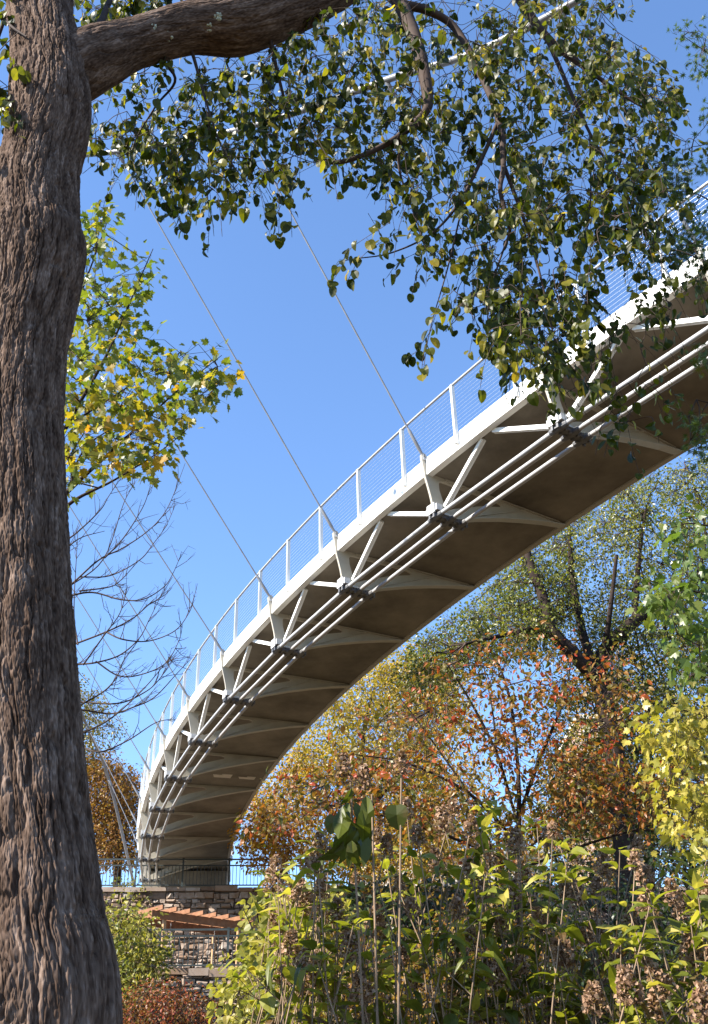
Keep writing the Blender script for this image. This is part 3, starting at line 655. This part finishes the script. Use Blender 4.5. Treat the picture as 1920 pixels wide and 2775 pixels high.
vine = ramp_mat('vine_leaf', [(0.056, 0.072, 0.016), (0.104, 0.120, 0.024), (0.208, 0.192, 0.032), (0.336, 0.288, 0.056), (0.176, 0.104, 0.040)], .45, .4, .4, 1.3)
ruby = ramp_mat('ruby_leaf', [(.08, .08, .02), (.15, .10, .024), (.24, .085, .03), (.27, .05, .035), (.17, .04, .028)], .45, .35, .4, 1.2)

tree('golden_tree', 'golden and orange leafed tree behind the inner edge of the bridge', 'tree',
     [[(800, 2080, 39, .25), (800, 1950, 39, .2), (810, 1800, 39, .15), (820, 1650, 39, .08), (840, 1560, 39, .04)], [(803, 1900, 39, .12), (720, 1800, 38, .08), (660, 1740, 38, .04)], [(808, 1850, 39, .12), (900, 1740, 40, .08), (980, 1600, 40, .04)],
      [(801, 1950, 39, .1), (700, 1900, 39, .06), (600, 1870, 38, .03)], [(801, 1950, 39, .1), (900, 1890, 39, .06), (980, 1840, 38, .03)]],
     [([(640, 1690), (720, 1590), (800, 1520), (900, 1440), (1000, 1480), (1050, 1560), (1000, 1680), (850, 1740), (700, 1760)], 330, 36, 42, .0, .58),
      ([(545, 1890), (560, 1820), (640, 1690), (850, 1740), (1000, 1680), (1000, 1850), (900, 1950), (760, 1960), (640, 1930)], 330, 36, 42, .1, .95),
      ([(545, 1890), (600, 1800), (660, 1850), (660, 1940), (600, 1950), (560, 1935)], 60, 36, 41, .4, 1), ([(700, 1920), (1020, 1820), (1040, 1960), (940, 2010), (720, 2000)], 90, 36, 41, .1, .9)], gold, DIAM, .135, 46, .33, droop=.8)
tree('autumn_tree', 'olive and russet tree between the big trunk and the bridge end', 'tree',
     [[(262, 2010, 56, .22), (266, 1950, 56, .2), (262, 1860, 56, .12), (250, 1760, 56, .06)], [(264, 1900, 56, .1), (220, 1760, 56, .06), (200, 1640, 56, .03)], [(264, 1900, 56, .1), (300, 1820, 56, .05)]],
     [([(160, 1520), (205, 1545), (250, 1625), (265, 1650), (235, 1690), (200, 1760), (160, 1700)], 80, 53, 58, 0, .4),
      ([(160, 1720), (230, 1700), (290, 1745), (322, 1790), (318, 1880), (325, 1935), (300, 1950), (205, 1940), (180, 1850)], 430, 53, 58, .25, 1)], gold2, DIAM, .17, 32, .45, droop=.8)
tree('background_tree', 'dull olive tree low behind the twiggy red tree, filling its lower gap', 'tree',
     [[(1120, 2080, 47, .2), (1125, 1950, 47, .15), (1120, 1850, 47, .06)], [(1124, 1960, 47, .1), (1200, 1880, 47, .05)], [(1124, 1960, 47, .1), (1050, 1890, 47, .05)]],
     [([(980, 1830), (1060, 1780), (1120, 1820), (1200, 1780), (1300, 1730), (1420, 1760), (1420, 2010), (960, 2010)], 170, 45, 50, 0, .9)], gold2, DIAM, .17, 36, .5, droop=.8)
tree('background_tree', 'tall green and gold tree behind the dark forked trunk at the right', 'tree',
     [[(1460, 2080, 56, .35), (1465, 1850, 56, .28), (1460, 1600, 56, .12)], [(1464, 1850, 56, .12), (1360, 1700, 56, .06)], [(1464, 1850, 56, .12), (1560, 1680, 56, .06)]],
     [([(1260, 1560), (1360, 1470), (1480, 1420), (1620, 1400), (1620, 1980), (1250, 1980), (1240, 1760)], 330, 53, 60, 0, .8)], gold, DIAM, .19, 40, .42, droop=.8)
tree('background_tree', 'broad olive tree behind the golden tree, filling the sky left of the twiggy tree', 'tree',
     [[(960, 2080, 54, .3), (962, 1850, 54, .22), (960, 1650, 54, .1)], [(962, 1850, 54, .1), (880, 1720, 54, .06)], [(962, 1850, 54, .1), (1040, 1720, 54, .05)]],
     [([(860, 1580), (960, 1500), (1060, 1530), (1085, 1700), (1060, 1980), (860, 1980)], 190, 52, 57, 0, .8)], gold, DIAM, .19, 40, .42, droop=.8)
tree('spreading_tree', 'big green tree with dark forked trunk at the right under the bridge', 'tree',
     [[(1430, 2150, 24.5, .34), (1408, 1900, 24.5, .27), (1395, 1780, 24.5, .25), (1375, 1640, 24.5, .24), (1345, 1520, 24.5, .24)],
      [(1350, 1540, 24.5, .2), (1300, 1480, 24.2, .19), (1248, 1425, 24, .17), (1222, 1340, 24, .14), (1190, 1250, 24, .10), (1180, 1140, 24, .05)],
      [(1348, 1530, 24.5, .18), (1362, 1470, 24.7, .2), (1430, 1400, 25, .18), (1500, 1350, 25.2, .14), (1570, 1310, 25.5, .1), (1660, 1260, 26, .06)],
      [(1345, 1530, 24.5, .14), (1312, 1420, 24.8, .12), (1290, 1300, 25, .1), (1282, 1180, 25, .05)], [(1300, 1480, 24.2, .1), (1220, 1420, 24, .08), (1140, 1430, 23.6, .06), (1050, 1450, 23.4, .03)],
      [(1430, 1400, 25, .1), (1440, 1260, 25.5, .07), (1455, 1150, 26, .04)], [(1362, 1470, 24.6, .1), (1375, 1380, 24, .07), (1390, 1250, 23.6, .05)], [(1570, 1310, 25.5, .06), (1590, 1200, 25.5, .04), (1560, 1080, 25.5, .02)]],
     [([(900, 1540), (960, 1440), (1050, 1370), (1200, 1240), (1270, 1190), (1300, 1300), (1290, 1420), (1180, 1480), (1050, 1500), (960, 1560)], 330, 23.5, 28, .1, .9),
      ([(1270, 1190), (1420, 1085), (1530, 1050), (1620, 1000), (1620, 1330), (1450, 1380), (1300, 1420)], 300, 24.6, 29, .1, 1),
      ([(1180, 1480), (1300, 1420), (1450, 1380), (1620, 1330), (1620, 1760), (1500, 1740), (1440, 1640), (1300, 1500)], 290, 24.2, 28.5, .1, .85),
      ([(1440, 1640), (1500, 1740), (1620, 1760), (1620, 1900), (1400, 1900), (1400, 1750)], 90, 24, 27.5, 0, .7), ([(1240, 1540), (1330, 1530), (1440, 1640), (1420, 1900), (1240, 1900), (1220, 1760)], 170, 24.3, 27.5, .1, .8)], green, DIAM, .10, 42, .26, droop=.9, twig=.008)
tree('dogwood_tree', 'thin twiggy small tree with scattered red and orange leaves in front of the green tree', 'tree',
     [[(1165, 2080, 12.2, .032), (1168, 1900, 12.2, .032), (1170, 1800, 12.2, .028), (1165, 1700, 12.2, .022), (1150, 1580, 12.2, .02), (1120, 1480, 12.2, .01)],
      [(1168, 1860, 12.2, .018), (1120, 1700, 12, .022), (1060, 1580, 11.8, .015), (1010, 1500, 11.6, .008)], [(1170, 1840, 12.2, .022), (1220, 1700, 12.4, .025), (1270, 1580, 12.6, .015), (1290, 1470, 12.6, .008)],
      [(1168, 1900, 12.2, .018), (1060, 1790, 11.8, .02), (920, 1720, 11.5, .012), (800, 1700, 11.3, .006)], [(1168, 1930, 12.2, .018), (1290, 1830, 12.4, .02), (1420, 1740, 12.6, .012), (1540, 1720, 12.7, .006)],
      [(1167, 1950, 12.2, .018), (1000, 1880, 11.8, .018), (830, 1830, 11.5, .01), (650, 1800, 11.3, .005)], [(1168, 1960, 12.2, .018), (1330, 1900, 12.3, .016), (1500, 1850, 12.5, .008)], [(1120, 1700, 12, .015), (1110, 1600, 12.2, .01), (1090, 1500, 12.3, .006)],
      [(1060, 1790, 11.8, .014), (960, 1650, 11.7, .009), (900, 1570, 11.6, .005)], [(1270, 1580, 12.6, .01), (1350, 1500, 12.7, .007), (1400, 1470, 12.7, .004)], [(1290, 1830, 12.4, .013), (1330, 1650, 12.5, .008), (1370, 1560, 12.5, .004)]],
     [([(760, 1640), (900, 1560), (1000, 1470), (1100, 1440), (1230, 1430), (1400, 1460), (1440, 1600), (1400, 1690), (1280, 1600), (1200, 1560), (1080, 1560), (1040, 1700), (880, 1760), (760, 1760)], 130, 10.8, 13.4, .05, 1),
      ([(1060, 1560), (1240, 1560), (1260, 1780), (1100, 1790)], 55, 11, 13, .2, .95), ([(960, 1780), (1250, 1790), (1330, 1900), (1000, 1960)], 60, 11, 13, .0, .9),
      ([(1260, 1640), (1400, 1690), (1600, 1730), (1600, 1860), (1400, 1850), (1260, 1890), (1240, 1760)], 130, 11, 13.4, .1, .95),
      ([(560, 1880), (640, 1760), (780, 1720), (1040, 1700), (1090, 1790), (1040, 1860), (880, 1890), (700, 1870)], 90, 10.6, 12.8, .0, 1)], redl, OVAL, .076, 15, .13, droop=.6, twig=.0035, rn=(.75, .8))
tree('maple_tree', 'yellow green lobed-leaf tree showing just right of the big trunk', 'tree',
     [[(20, 2330, 13, .16), (30, 1900, 13, .14), (45, 1500, 13, .12), (60, 1250, 13, .1), (75, 1050, 13, .08), (80, 850, 13, .05), (110, 640, 13, .03)], [(75, 1120, 13, .05), (150, 960, 13, .035), (240, 800, 12.8, .022), (310, 640, 12.6, .012), (345, 560, 12.5, .006)],
      [(65, 1200, 13, .05), (150, 1110, 13, .035), (280, 990, 12.8, .022), (400, 880, 12.6, .012), (500, 800, 12.5, .005)], [(60, 1250, 13, .05), (150, 1140, 12.8, .03), (260, 1080, 12.5, .016), (370, 1010, 12.3, .008), (440, 950, 12.2, .005)],
      [(80, 900, 13, .04), (150, 740, 13, .025), (205, 600, 13, .014), (245, 490, 13, .006)], [(150, 960, 13, .02), (260, 890, 13, .012), (350, 830, 13, .006)], [(150, 1110, 13, .02), (200, 1000, 13.3, .012), (330, 930, 13.4, .006)]],
     [([(120, 560), (180, 470), (262, 470), (268, 520), (225, 610), (200, 720), (140, 760)], 38, 11.8, 14.2, 0, .8), ([(200, 720), (270, 600), (340, 550), (345, 590), (310, 680), (290, 740), (200, 800)], 32, 11.8, 14.2, 0, .8),
      ([(110, 800), (200, 760), (300, 730), (370, 800), (480, 775), (515, 850), (440, 940), (340, 960), (250, 920), (110, 950)], 105, 11.6, 14.4, 0, .9), ([(110, 960), (250, 930), (430, 945), (350, 1060), (250, 1050), (170, 1130), (120, 1130)], 62, 11.6, 14, .05, 1)],
     mapl, MAPLE, .14, 8, .17, droop=.5, twig=.0045, zb=(-.3, -.5, .5))
tree('yellow_maple', 'pale yellow maple whose low branches reach in at the right edge', 'tree',
     [[(1790, 2280, 9.2, .12), (1780, 1900, 9.2, .1), (1760, 1600, 9.2, .07), (1720, 1350, 9.2, .04)], [(1778, 1880, 9.2, .04), (1660, 1760, 9.1, .022), (1560, 1690, 9, .012), (1470, 1650, 9, .005)], [(1778, 1920, 9.2, .04), (1660, 1850, 9.1, .02), (1560, 1830, 9, .01), (1500, 1820, 9, .004)], [(1765, 1700, 9.2, .03), (1650, 1630, 9.1, .016), (1540, 1600, 9, .006)]],
     [([(1440, 1640), (1520, 1590), (1610, 1560), (1610, 1770), (1540, 1760), (1480, 1720)], 38, 8.4, 9.8, .2, 1), ([(1500, 1780), (1610, 1790), (1610, 1905), (1550, 1890), (1510, 1850)], 20, 8.4, 9.6, .2, 1)], yell, MAPLE, .075, 16, .15, droop=.9, twig=.003)
tree('green_maple', 'green maple with drooping boughs along the right edge below the deck', 'tree',
     [[(1840, 2280, 10.8, .14), (1830, 1800, 10.8, .12), (1800, 1400, 10.8, .09), (1750, 1050, 10.8, .05)], [(1815, 1550, 10.8, .04), (1700, 1400, 10.6, .024), (1590, 1340, 10.4, .012), (1500, 1320, 10.3, .005)], [(1800, 1350, 10.8, .04), (1690, 1220, 10.6, .02), (1570, 1180, 10.4, .01), (1510, 1190, 10.4, .004)], [(1820, 1650, 10.8, .03), (1700, 1530, 10.6, .02), (1580, 1500, 10.4, .008)]],
     [([(1500, 1160), (1610, 1110), (1610, 1560), (1530, 1520), (1500, 1420), (1540, 1300)], 48, 9.6, 11.8, .0, .75), ([(1440, 1290), (1540, 1280), (1540, 1400), (1470, 1380)], 12, 9.8, 11.4, .1, .8)], ramp_mat('green_maple_leaf', [(0.040, 0.072, 0.014), (0.072, 0.112, 0.020), (0.128, 0.152, 0.028), (0.216, 0.208, 0.040)], .4, .45, .45, 1.5), MAPLE, .11, 8, .15, droop=.9, twig=.003)
tree('lace_maple', 'fine-leafed maple with finger-like leaves dangling in from the upper right edge', 'tree',
     [[(1760, 2290, 6.6, .07), (1770, 1700, 6.6, .06), (1760, 1100, 6.6, .05), (1740, 600, 6.6, .04), (1700, 200, 6.6, .02)], [(1745, 700, 6.6, .02), (1660, 520, 6.5, .012), (1580, 440, 6.4, .006), (1480, 430, 6.4, .003)], [(1730, 460, 6.6, .016), (1640, 330, 6.5, .008), (1560, 330, 6.4, .003)], [(1715, 280, 6.6, .014), (1630, 150, 6.5, .007), (1540, 80, 6.4, .003)], [(1755, 1050, 6.6, .016), (1650, 930, 6.5, .008), (1570, 900, 6.4, .004)], [(1750, 800, 6.6, .014), (1650, 640, 6.5, .007), (1560, 570, 6.4, .003)]],
     [([(1500, 55), (1560, 50), (1610, 90), (1610, 200), (1575, 190), (1555, 120), (1510, 100)], 24, 6.1, 6.8, 0, .6), ([(1560, 240), (1610, 230), (1610, 290)], 6, 6.1, 6.8, 0, .6), ([(1500, 340), (1610, 320), (1610, 430), (1560, 450), (1480, 460), (1450, 410)], 38, 6, 6.9, 0, .75), ([(1500, 520), (1610, 470), (1610, 640), (1560, 650), (1540, 590)], 42, 6, 6.9, 0, .9),
      ([(1555, 790), (1610, 770), (1610, 860)], 10, 6, 6.8, .4, 1), ([(1530, 930), (1610, 890), (1610, 1060), (1560, 1040)], 26, 6, 6.8, .1, 1)], jap, JAPM, .062, 7, .06, droop=.8, twig=.002, rn=(2, 3))
tree('bare_tree', 'leafless tree with upswept grey twigs between the big trunk and the bridge', 'bare tree',
     [[(-10, 2330, 10.5, .12), (20, 1900, 10.5, .1), (60, 1500, 10.5, .07), (80, 1300, 10.5, .05), (100, 1150, 10.5, .03)], [(70, 1400, 10.5, .03), (110, 1500, 10.5, .03), (150, 1560, 10.5, .025)]],
     [([(150, 1300), (170, 1300), (170, 1310)], 1, 10.4, 10.6, 0, 1)], gold, DIAM, .001, 1, .01, barkm=M['twig'])
bt = bpy.data.objects['bare_tree']
for o in list(bt.children):
    if o.name.startswith(('crown', 'twigs')): bpy.data.objects.remove(o)
b = MB()
def rg(x, y): return (149.6+x*.288, 997.5+y*.288)
bars_ = [[(-200, 1250), (0, 1140), (250, 920), (430, 830), (600, 720), (730, 600), (820, 450), (930, 160)], [(0, 1140), (290, 910), (450, 470), (540, 310)], [(300, 900), (450, 740), (600, 500), (660, 330)], [(100, 1050), (340, 1040), (570, 920), (680, 790), (780, 650), (860, 470)],
 [(-200, 1300), (0, 1210), (200, 1170), (420, 1225), (600, 1225), (760, 1130), (830, 1030), (900, 870)], [(-200, 1700), (30, 1590), (310, 1480), (510, 1380), (640, 1270), (730, 1210), (830, 1050)], [(310, 1480), (450, 1540), (650, 1550), (850, 1470), (960, 1330), (990, 1240)],
 [(-200, 1800), (60, 1740), (230, 1720), (420, 1660), (570, 1530), (650, 1380), (720, 1240)], [(230, 1710), (400, 1820), (560, 1820), (770, 1730), (880, 1550), (910, 1420)], [(-150, 2050), (80, 2030), (400, 2040), (600, 1960), (720, 1860), (840, 1680)], [(-150, 2400), (110, 2280), (330, 2170), (540, 1990), (690, 1830), (830, 1650)],
 [(-150, 2200), (80, 2070), (300, 1940), (400, 1820), (450, 1700), (570, 1540)], [(-200, 850), (0, 760), (130, 660), (270, 520), (330, 420), (430, 270)], [(-150, 2090), (110, 2090), (350, 2120), (520, 2070), (690, 1990), (870, 1800), (975, 1690)], [(-150, 1000), (0, 830), (120, 740), (300, 690)], [(100, 1160), (330, 1130), (420, 1080), (560, 930)],
 [(-150, 2350), (60, 2350), (250, 2420), (480, 2330), (700, 2190), (860, 2160)], [(130, 1740), (300, 1500), (420, 1330), (480, 1120)], [(90, 1580), (60, 1300), (90, 700)]]
for q in bars_:
    Y = rng.uniform(9.8, 11.2); r0 = .0115 if q[0][0] < 0 else .0075
    P, r_ = vline([(*rg(x, y), Y+rng.normal(0, .12), r0*(1-i/(len(q)-.6))+.0022) for i, (x, y) in enumerate(q)], 6); tube(b, P, r_, 5)
    for k in range(int(len(P)*.55)):
        i = rng.integers(3, len(P)-1); T = nrm(P[i+0]-P[i-1]); dv = nrm(T+rng.normal(0, .6, 3)+A([0, 0, .25])); ln = rng.uniform(.08, .4); p1 = P[i]+dv*ln*.5; p2 = p1+nrm(dv+A([0, 0, .35])+rng.normal(0, .15, 3))*ln*.5
        sticks(b, [P[i], p1], [p1, p2], [.0042, .0032], [.0032, .0018], 4)
        for _ in range(rng.integers(0, 3)):
            t_ = rng.random(); p = p1+(p2-p1)*t_; sticks(b, [p], [p+nrm(dv+rng.normal(0, .7, 3))*rng.uniform(.04, .12)], .0025, .0014, 3)
b.build('branches', M['twig'], bt, True)

# ------------------------------------------------------------------ shrubs
def shrub(name, label, cat, basev, polys, mt, tpl, size, per, spread, **kw):
    vx, vy, Y = basev; h = kw.pop('h', 150)
    lim = [[(vx, vy, Y, .05), (vx+rng.uniform(-15, 15), vy-h*.5, Y, .035), (vx+rng.uniform(-20, 20), vy-h, Y, .012)]]
    for k in range(5): lim.append([(vx, vy-h*.05*k, Y, .03), (vx+rng.uniform(-60, 60), vy-h*.5, Y+rng.uniform(-.5, .5), .02), (vx+rng.uniform(-110, 110), vy-h*rng.uniform(.7, 1.1), Y+rng.uniform(-.6, .6), .008)])
    return tree(name, label, cat, lim, polys, mt, tpl, size, per, spread, **kw)
shrub('vine_shrub', 'tall green and yellow vine-clad shrub against the stone wall beside the big trunk', 'shrub', (285, 2330, 28), [([(215, 2060), (270, 2040), (330, 2070), (362, 2130), (350, 2200), (320, 2270), (250, 2290), (235, 2150)], 150, 26.8, 29.5, 0, .95)], vine, DIAM, .15, 16, .25, h=220)
shrub('spirea_shrub', 'feathery light green shrub growing on the upper terrace wall', 'shrub', (285, 2040, 40.9), [([(235, 1998), (300, 1985), (330, 2015), (310, 2060), (245, 2060)], 40, 40, 41, .2, .7)], vine, DIAM, .12, 16, .22, h=40)
shrub('grape_vine', 'yellow leaved vine sprawling over the wall beside the pergola', 'vine', (600, 2360, 21), [([(575, 2060), (620, 2010), (700, 2010), (780, 2060), (760, 2180), (680, 2220), (580, 2180), (570, 2120)], 150, 19, 24, .15, .95), ([(520, 2180), (700, 2210), (690, 2330), (540, 2330), (510, 2260)], 110, 18, 23, .1, 1)], vine, HEART, .13, 13, .25, h=300)
shrub('red_barberry', 'low crimson and orange shrub at the foot of the lower stone wall', 'shrub', (365, 2390, 26.5), [([(255, 2262), (300, 2238), (370, 2222), (430, 2240), (472, 2262), (490, 2340), (255, 2340)], 190, 25.4, 27.8, 0, 1)], ruby, DIAM, .085, 22, .2, h=130)
for i, (lab, bx, Y, poly, n, mt_, lo, hi, nm) in enumerate([
    ('loose brownish shrub behind the hydrangea stems near the middle', 830, 13.5, [(660, 2150), (760, 2100), (980, 2120), (1010, 2340), (640, 2340)], 120, gold2, .1, .8, 'leafy_shrub'),
    ('olive shrub with dry brown patches behind the hydrangeas right of centre', 1130, 14.5, [(980, 2060), (1100, 2020), (1260, 2050), (1280, 2340), (980, 2340)], 130, gold2, 0, .9, 'leafy_shrub'),
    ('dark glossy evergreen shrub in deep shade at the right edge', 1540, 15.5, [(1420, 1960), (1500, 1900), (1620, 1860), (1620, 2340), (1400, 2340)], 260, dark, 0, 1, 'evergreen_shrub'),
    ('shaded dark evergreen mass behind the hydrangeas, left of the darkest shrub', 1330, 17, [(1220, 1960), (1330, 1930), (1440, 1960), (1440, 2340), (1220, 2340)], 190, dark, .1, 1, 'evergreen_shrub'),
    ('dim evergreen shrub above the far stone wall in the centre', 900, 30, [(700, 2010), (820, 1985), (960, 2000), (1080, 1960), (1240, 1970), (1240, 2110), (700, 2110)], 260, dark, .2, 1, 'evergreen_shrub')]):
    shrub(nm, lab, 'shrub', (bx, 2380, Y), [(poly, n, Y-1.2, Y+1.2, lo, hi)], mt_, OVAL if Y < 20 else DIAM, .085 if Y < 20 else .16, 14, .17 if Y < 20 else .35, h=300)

# ------------------------------------------------------------------ hydrangeas
hyl = ramp_mat('hydrangea_leaf', [(.12, .065, .025), (.055, .062, .009), (.08, .095, .009), (.14, .15, .014), (.23, .225, .025), (.34, .285, .055)], .45, .35, .42, 1.5, noise=14)
hyf = ramp_mat('dry_floret', [(0.112, 0.060, 0.036), (0.224, 0.132, 0.080), (0.336, 0.216, 0.144), (0.464, 0.344, 0.256)], .8, .1, .25, 1.2)
def flower_head(P, up_, root, L=.15, Wd=.062, n=170):
    b = MB(); up_ = nrm(up_); u = nrm(np.cross(up_, A([.3, 1, .1]))); v_ = np.cross(up_, u)
    t_ = rng.random(n)**.8; a_ = rng.uniform(0, 2*math.pi, n); rr = Wd*(1-t_*.72)*np.sqrt(rng.uniform(.25, 1, n))*np.minimum(1, .45+t_*3)
    C = P+up_*(t_*L)[:, None]+u*(rr*np.cos(a_))[:, None]+v_*(rr*np.sin(a_))[:, None]
    ax = P+up_*(np.clip(t_-.18, 0, 1)*L)[:, None]; sel = rng.random(n) < .5; sticks(b, ax[sel], C[sel], .0012, .0007, 3, .05)
    leaves(b, PETAL, C, rng.normal(0, 1, (n, 3)), rng.normal(0, 1, (n, 3)), rng.uniform(.009, .019, n), rng.beta(2, 2, n), .5)
    return b.build('flower_head', hyf, root)
heads = { # plant: list of (vx, vy, Y, size)
 'a': [(612, 1990, 6.2, 1.0), (640, 1995, 6.1, 1.0), (690, 2035, 5.9, .9), (625, 2085, 6.0, .9), (655, 2130, 5.6, .9), (640, 2200, 5.7, .8)],
 'b': [(722, 1912, 5.6, 1.05), (790, 2145, 5.5, 1.1), (845, 2075, 5.8, 1.0), (760, 2060, 5.6, .9), (815, 2235, 5.3, 1.0)],
 'd': [(985, 1945, 6.0, 1.0), (1000, 1855, 6.1, 1.2), (930, 2050, 5.6, .8), (1060, 2120, 5.7, .8), (905, 2160, 5.9, .9)],
 'e': [(1165, 1905, 6.0, 1.1), (1160, 2010, 5.8, .8), (1100, 1930, 6.3, 1.1), (1215, 2080, 5.7, .9), (1120, 2200, 5.6, .9)],
 'f': [(1360, 1950, 6.1, 1.0), (1300, 2015, 5.9, 1.05), (1262, 2150, 5.6, 1.0), (1420, 2070, 6.3, .8), (1340, 2260, 5.3, 1.1)],
 'g': [(1462, 1985, 6.2, 1.0), (1458, 2045, 5.9, 1.25), (1540, 2050, 5.9, 1.05), (1590, 2030, 5.6, 1.2), (1490, 2220, 5.2, 1.15), (1560, 2150, 5.4, 1.1), (1420, 2230, 5.0, 1.2), (1585, 2270, 4.9, 1.2)],
}
bases = {'a': (680, 6.0), 'b': (800, 5.5), 'd': (985, 5.8), 'e': (1150, 5.9), 'f': (1320, 5.8), 'g': (1500, 5.5)}
labels = {'a': 'hydrangea bush in front of the pergola and yellow vine, several dark dry flower heads', 'b': 'hydrangea bush with a pale whorl of leaves right of the dark drooping one', 'd': 'hydrangea bush below the red twiggy tree, dry heads over pale stems',
          'e': 'hydrangea bush in the middle right with bright narrow leaves and long upright stems', 'f': 'hydrangea bush with one rusty domed head between two leafy shoots', 'g': 'hydrangea bush at the right edge crowded with brown flower heads'}
def hbush(key, heads_, base, label, extra=34, leafn=5):
    vx, Y = base; B = atY(vx, 2340, Y); B = A([B[0], B[1], .0]); root = thing('hydrangea', label, 'shrub', B, 'hydrangeas in the foreground bed')
    st, lv = MB(), MB(); hd = []
    ends = [(atY(a, c, y), s, True) for a, c, y, s in heads_]
    x0, x1 = min(h[0] for h in heads_)-(8 if key == 'a' else 45), max(h[0] for h in heads_)+45; top = min(h[1] for h in heads_)+25
    for k in range(extra): vx_, vy_ = rng.uniform(x0, x1), top-70+(2290-top+70)*rng.random()**1.35; ends.append((atY(vx_, vy_, max(5.0, Y+rng.uniform(-.5, .9))), rng.uniform(.6, 1), rng.random() < .33))
    for E, s, hf in ends:
        b0 = B+A([rng.normal(0, .42)+(E[0]-B[0])*.3, rng.normal(0, .2)+(E[1]-B[1])*.3, 0]); mid = b0*.5+E*.5+A([rng.normal(0, .16), rng.normal(0, .12), .1]); path = smoothline([b0, mid, E], 9)
        tube(st, path, np.linspace(.006, .003, len(path)), 6, rng.random())
        T = nrm(path[-1]-path[-4])
        nodes = [1.0, .96, .91, .85]+list(rng.uniform(.6, .85, rng.integers(1, 4))) if not hf else list(rng.uniform(.62, .95, rng.integers(2, 5)))
        for q, tn in enumerate(nodes):
            x = tn*(len(path)-1); p = A([np.interp(x, np.arange(len(path)), path[:, c]) for c in range(3)]); n_ = 4 if (tn == 1 and not hf) else int(rng.integers(1, 4)); a0 = rng.uniform(0, 6.28)
            for e in range(n_):
                a_ = a0+e*2*math.pi/n_+rng.normal(0, .35); dv = A([math.cos(a_), math.sin(a_), rng.uniform(-.05, .7) if tn > .85 else rng.uniform(-.9, .25)])
                leaves(lv, OVAL if rng.random() < .6 else LANCE, [p+dv*.02], [dv], A([[-.25, -.15, 1.]]), rng.uniform(.05, .14), A([np.clip(rng.beta(1.5, 1.6)+(.2 if tn > .9 else -.1), 0, 1)]), .25)
        if rng.random() < .5:
            x = .8*(len(path)-1); p = path[int(x)]; e2 = p+nrm(A([rng.normal(0, 1), rng.normal(0, 1), .9]))*rng.uniform(.15, .3); sticks(st, [p], [e2], .0035, .0025, 4)
            for e in range(4):
                a_ = rng.uniform(0, 6.28); leaves(lv, LANCE, [e2], [A([math.cos(a_), math.sin(a_), .3])], A([[-.2, -.2, 1.]]), rng.uniform(.06, .12), A([rng.uniform(.4, 1)]), .3)
        if hf: hd.append((E, T+A([0, 0, .4]), s))
    st.build('stems', M['palestem'], root, True); lv.build('leaves', hyl, root)
    for E, T, s in hd: flower_head(E-nrm(T)*.05*s, T, root, .135*s, .074*s, int(190*s*s))
for key in heads: hbush(key, heads[key], bases[key], labels[key])
# tall shoots in the trunk's shadow, its shade deepened by darker leaf tones
root = thing('hydrangea', 'tall dark hydrangea shoot with large drooping leaves and dark flower heads before the golden tree', 'shrub', A([*atY(810, 2400, 5.1)[:2], 0]), 'hydrangeas in the foreground bed')
st, lv = MB(), MB(); B0 = A([*atY(815, 2400, 5.1)[:2], 0.])
for (tx, ty, Y) in ((790, 1760, 5.1), (905, 1730, 5.12), (838, 1790, 5.08)):
    E = atY(tx, ty, Y); path = smoothline([B0+rng.normal(0, .04, 3)*A([1, 1, 0]), (B0*.45+E*.55)+A([.03, 0, .1]), E], 9); tube(st, path, np.linspace(.009, .005, len(path)), 6, .2)
for k in range(20):
    vx, vy = rng.uniform(770, 845), rng.uniform(1775, 1900); tx, ty = vx+rng.normal(0, 16)+(vx-808)*.25, vy+rng.uniform(40, 88); Y = 5.1+rng.normal(0, .06)
    p = atY(vx, vy, Y); q = atY(tx, ty, Y+rng.normal(0, .03)); leaves(lv, LANCE, [p], [q-p], A([[rng.normal(0, .5), -1., .1]]), np.linalg.norm(q-p)*.95, A([rng.uniform(.18, .34)]), .35)
for (vx, vy, tx, ty) in ((893, 1815, 896, 1868), (752, 1838, 745, 1880)):
    p = atY(vx, vy, 5.1); q = atY(tx, ty, 5.1); leaves(lv, HEART, [p], [q-p], A([[0, -1., .1]]), np.linalg.norm(q-p), A([.2]), .1)
st.build('stems', M['palestem'], root, True); lv.build('leaves', hyl, root)
for (vx, vy, Y, s) in ((775, 1765, 5.1, 1.15), (820, 1780, 5.1, 1.0), (905, 1745, 5.12, .95)): flower_head(atY(vx, vy, Y), A([0, 0, 1.]), root, .13*s, .06*s, 170)
print('verts', sum(len(o.data.vertices) for o in SC.objects if o.type == 'MESH'))
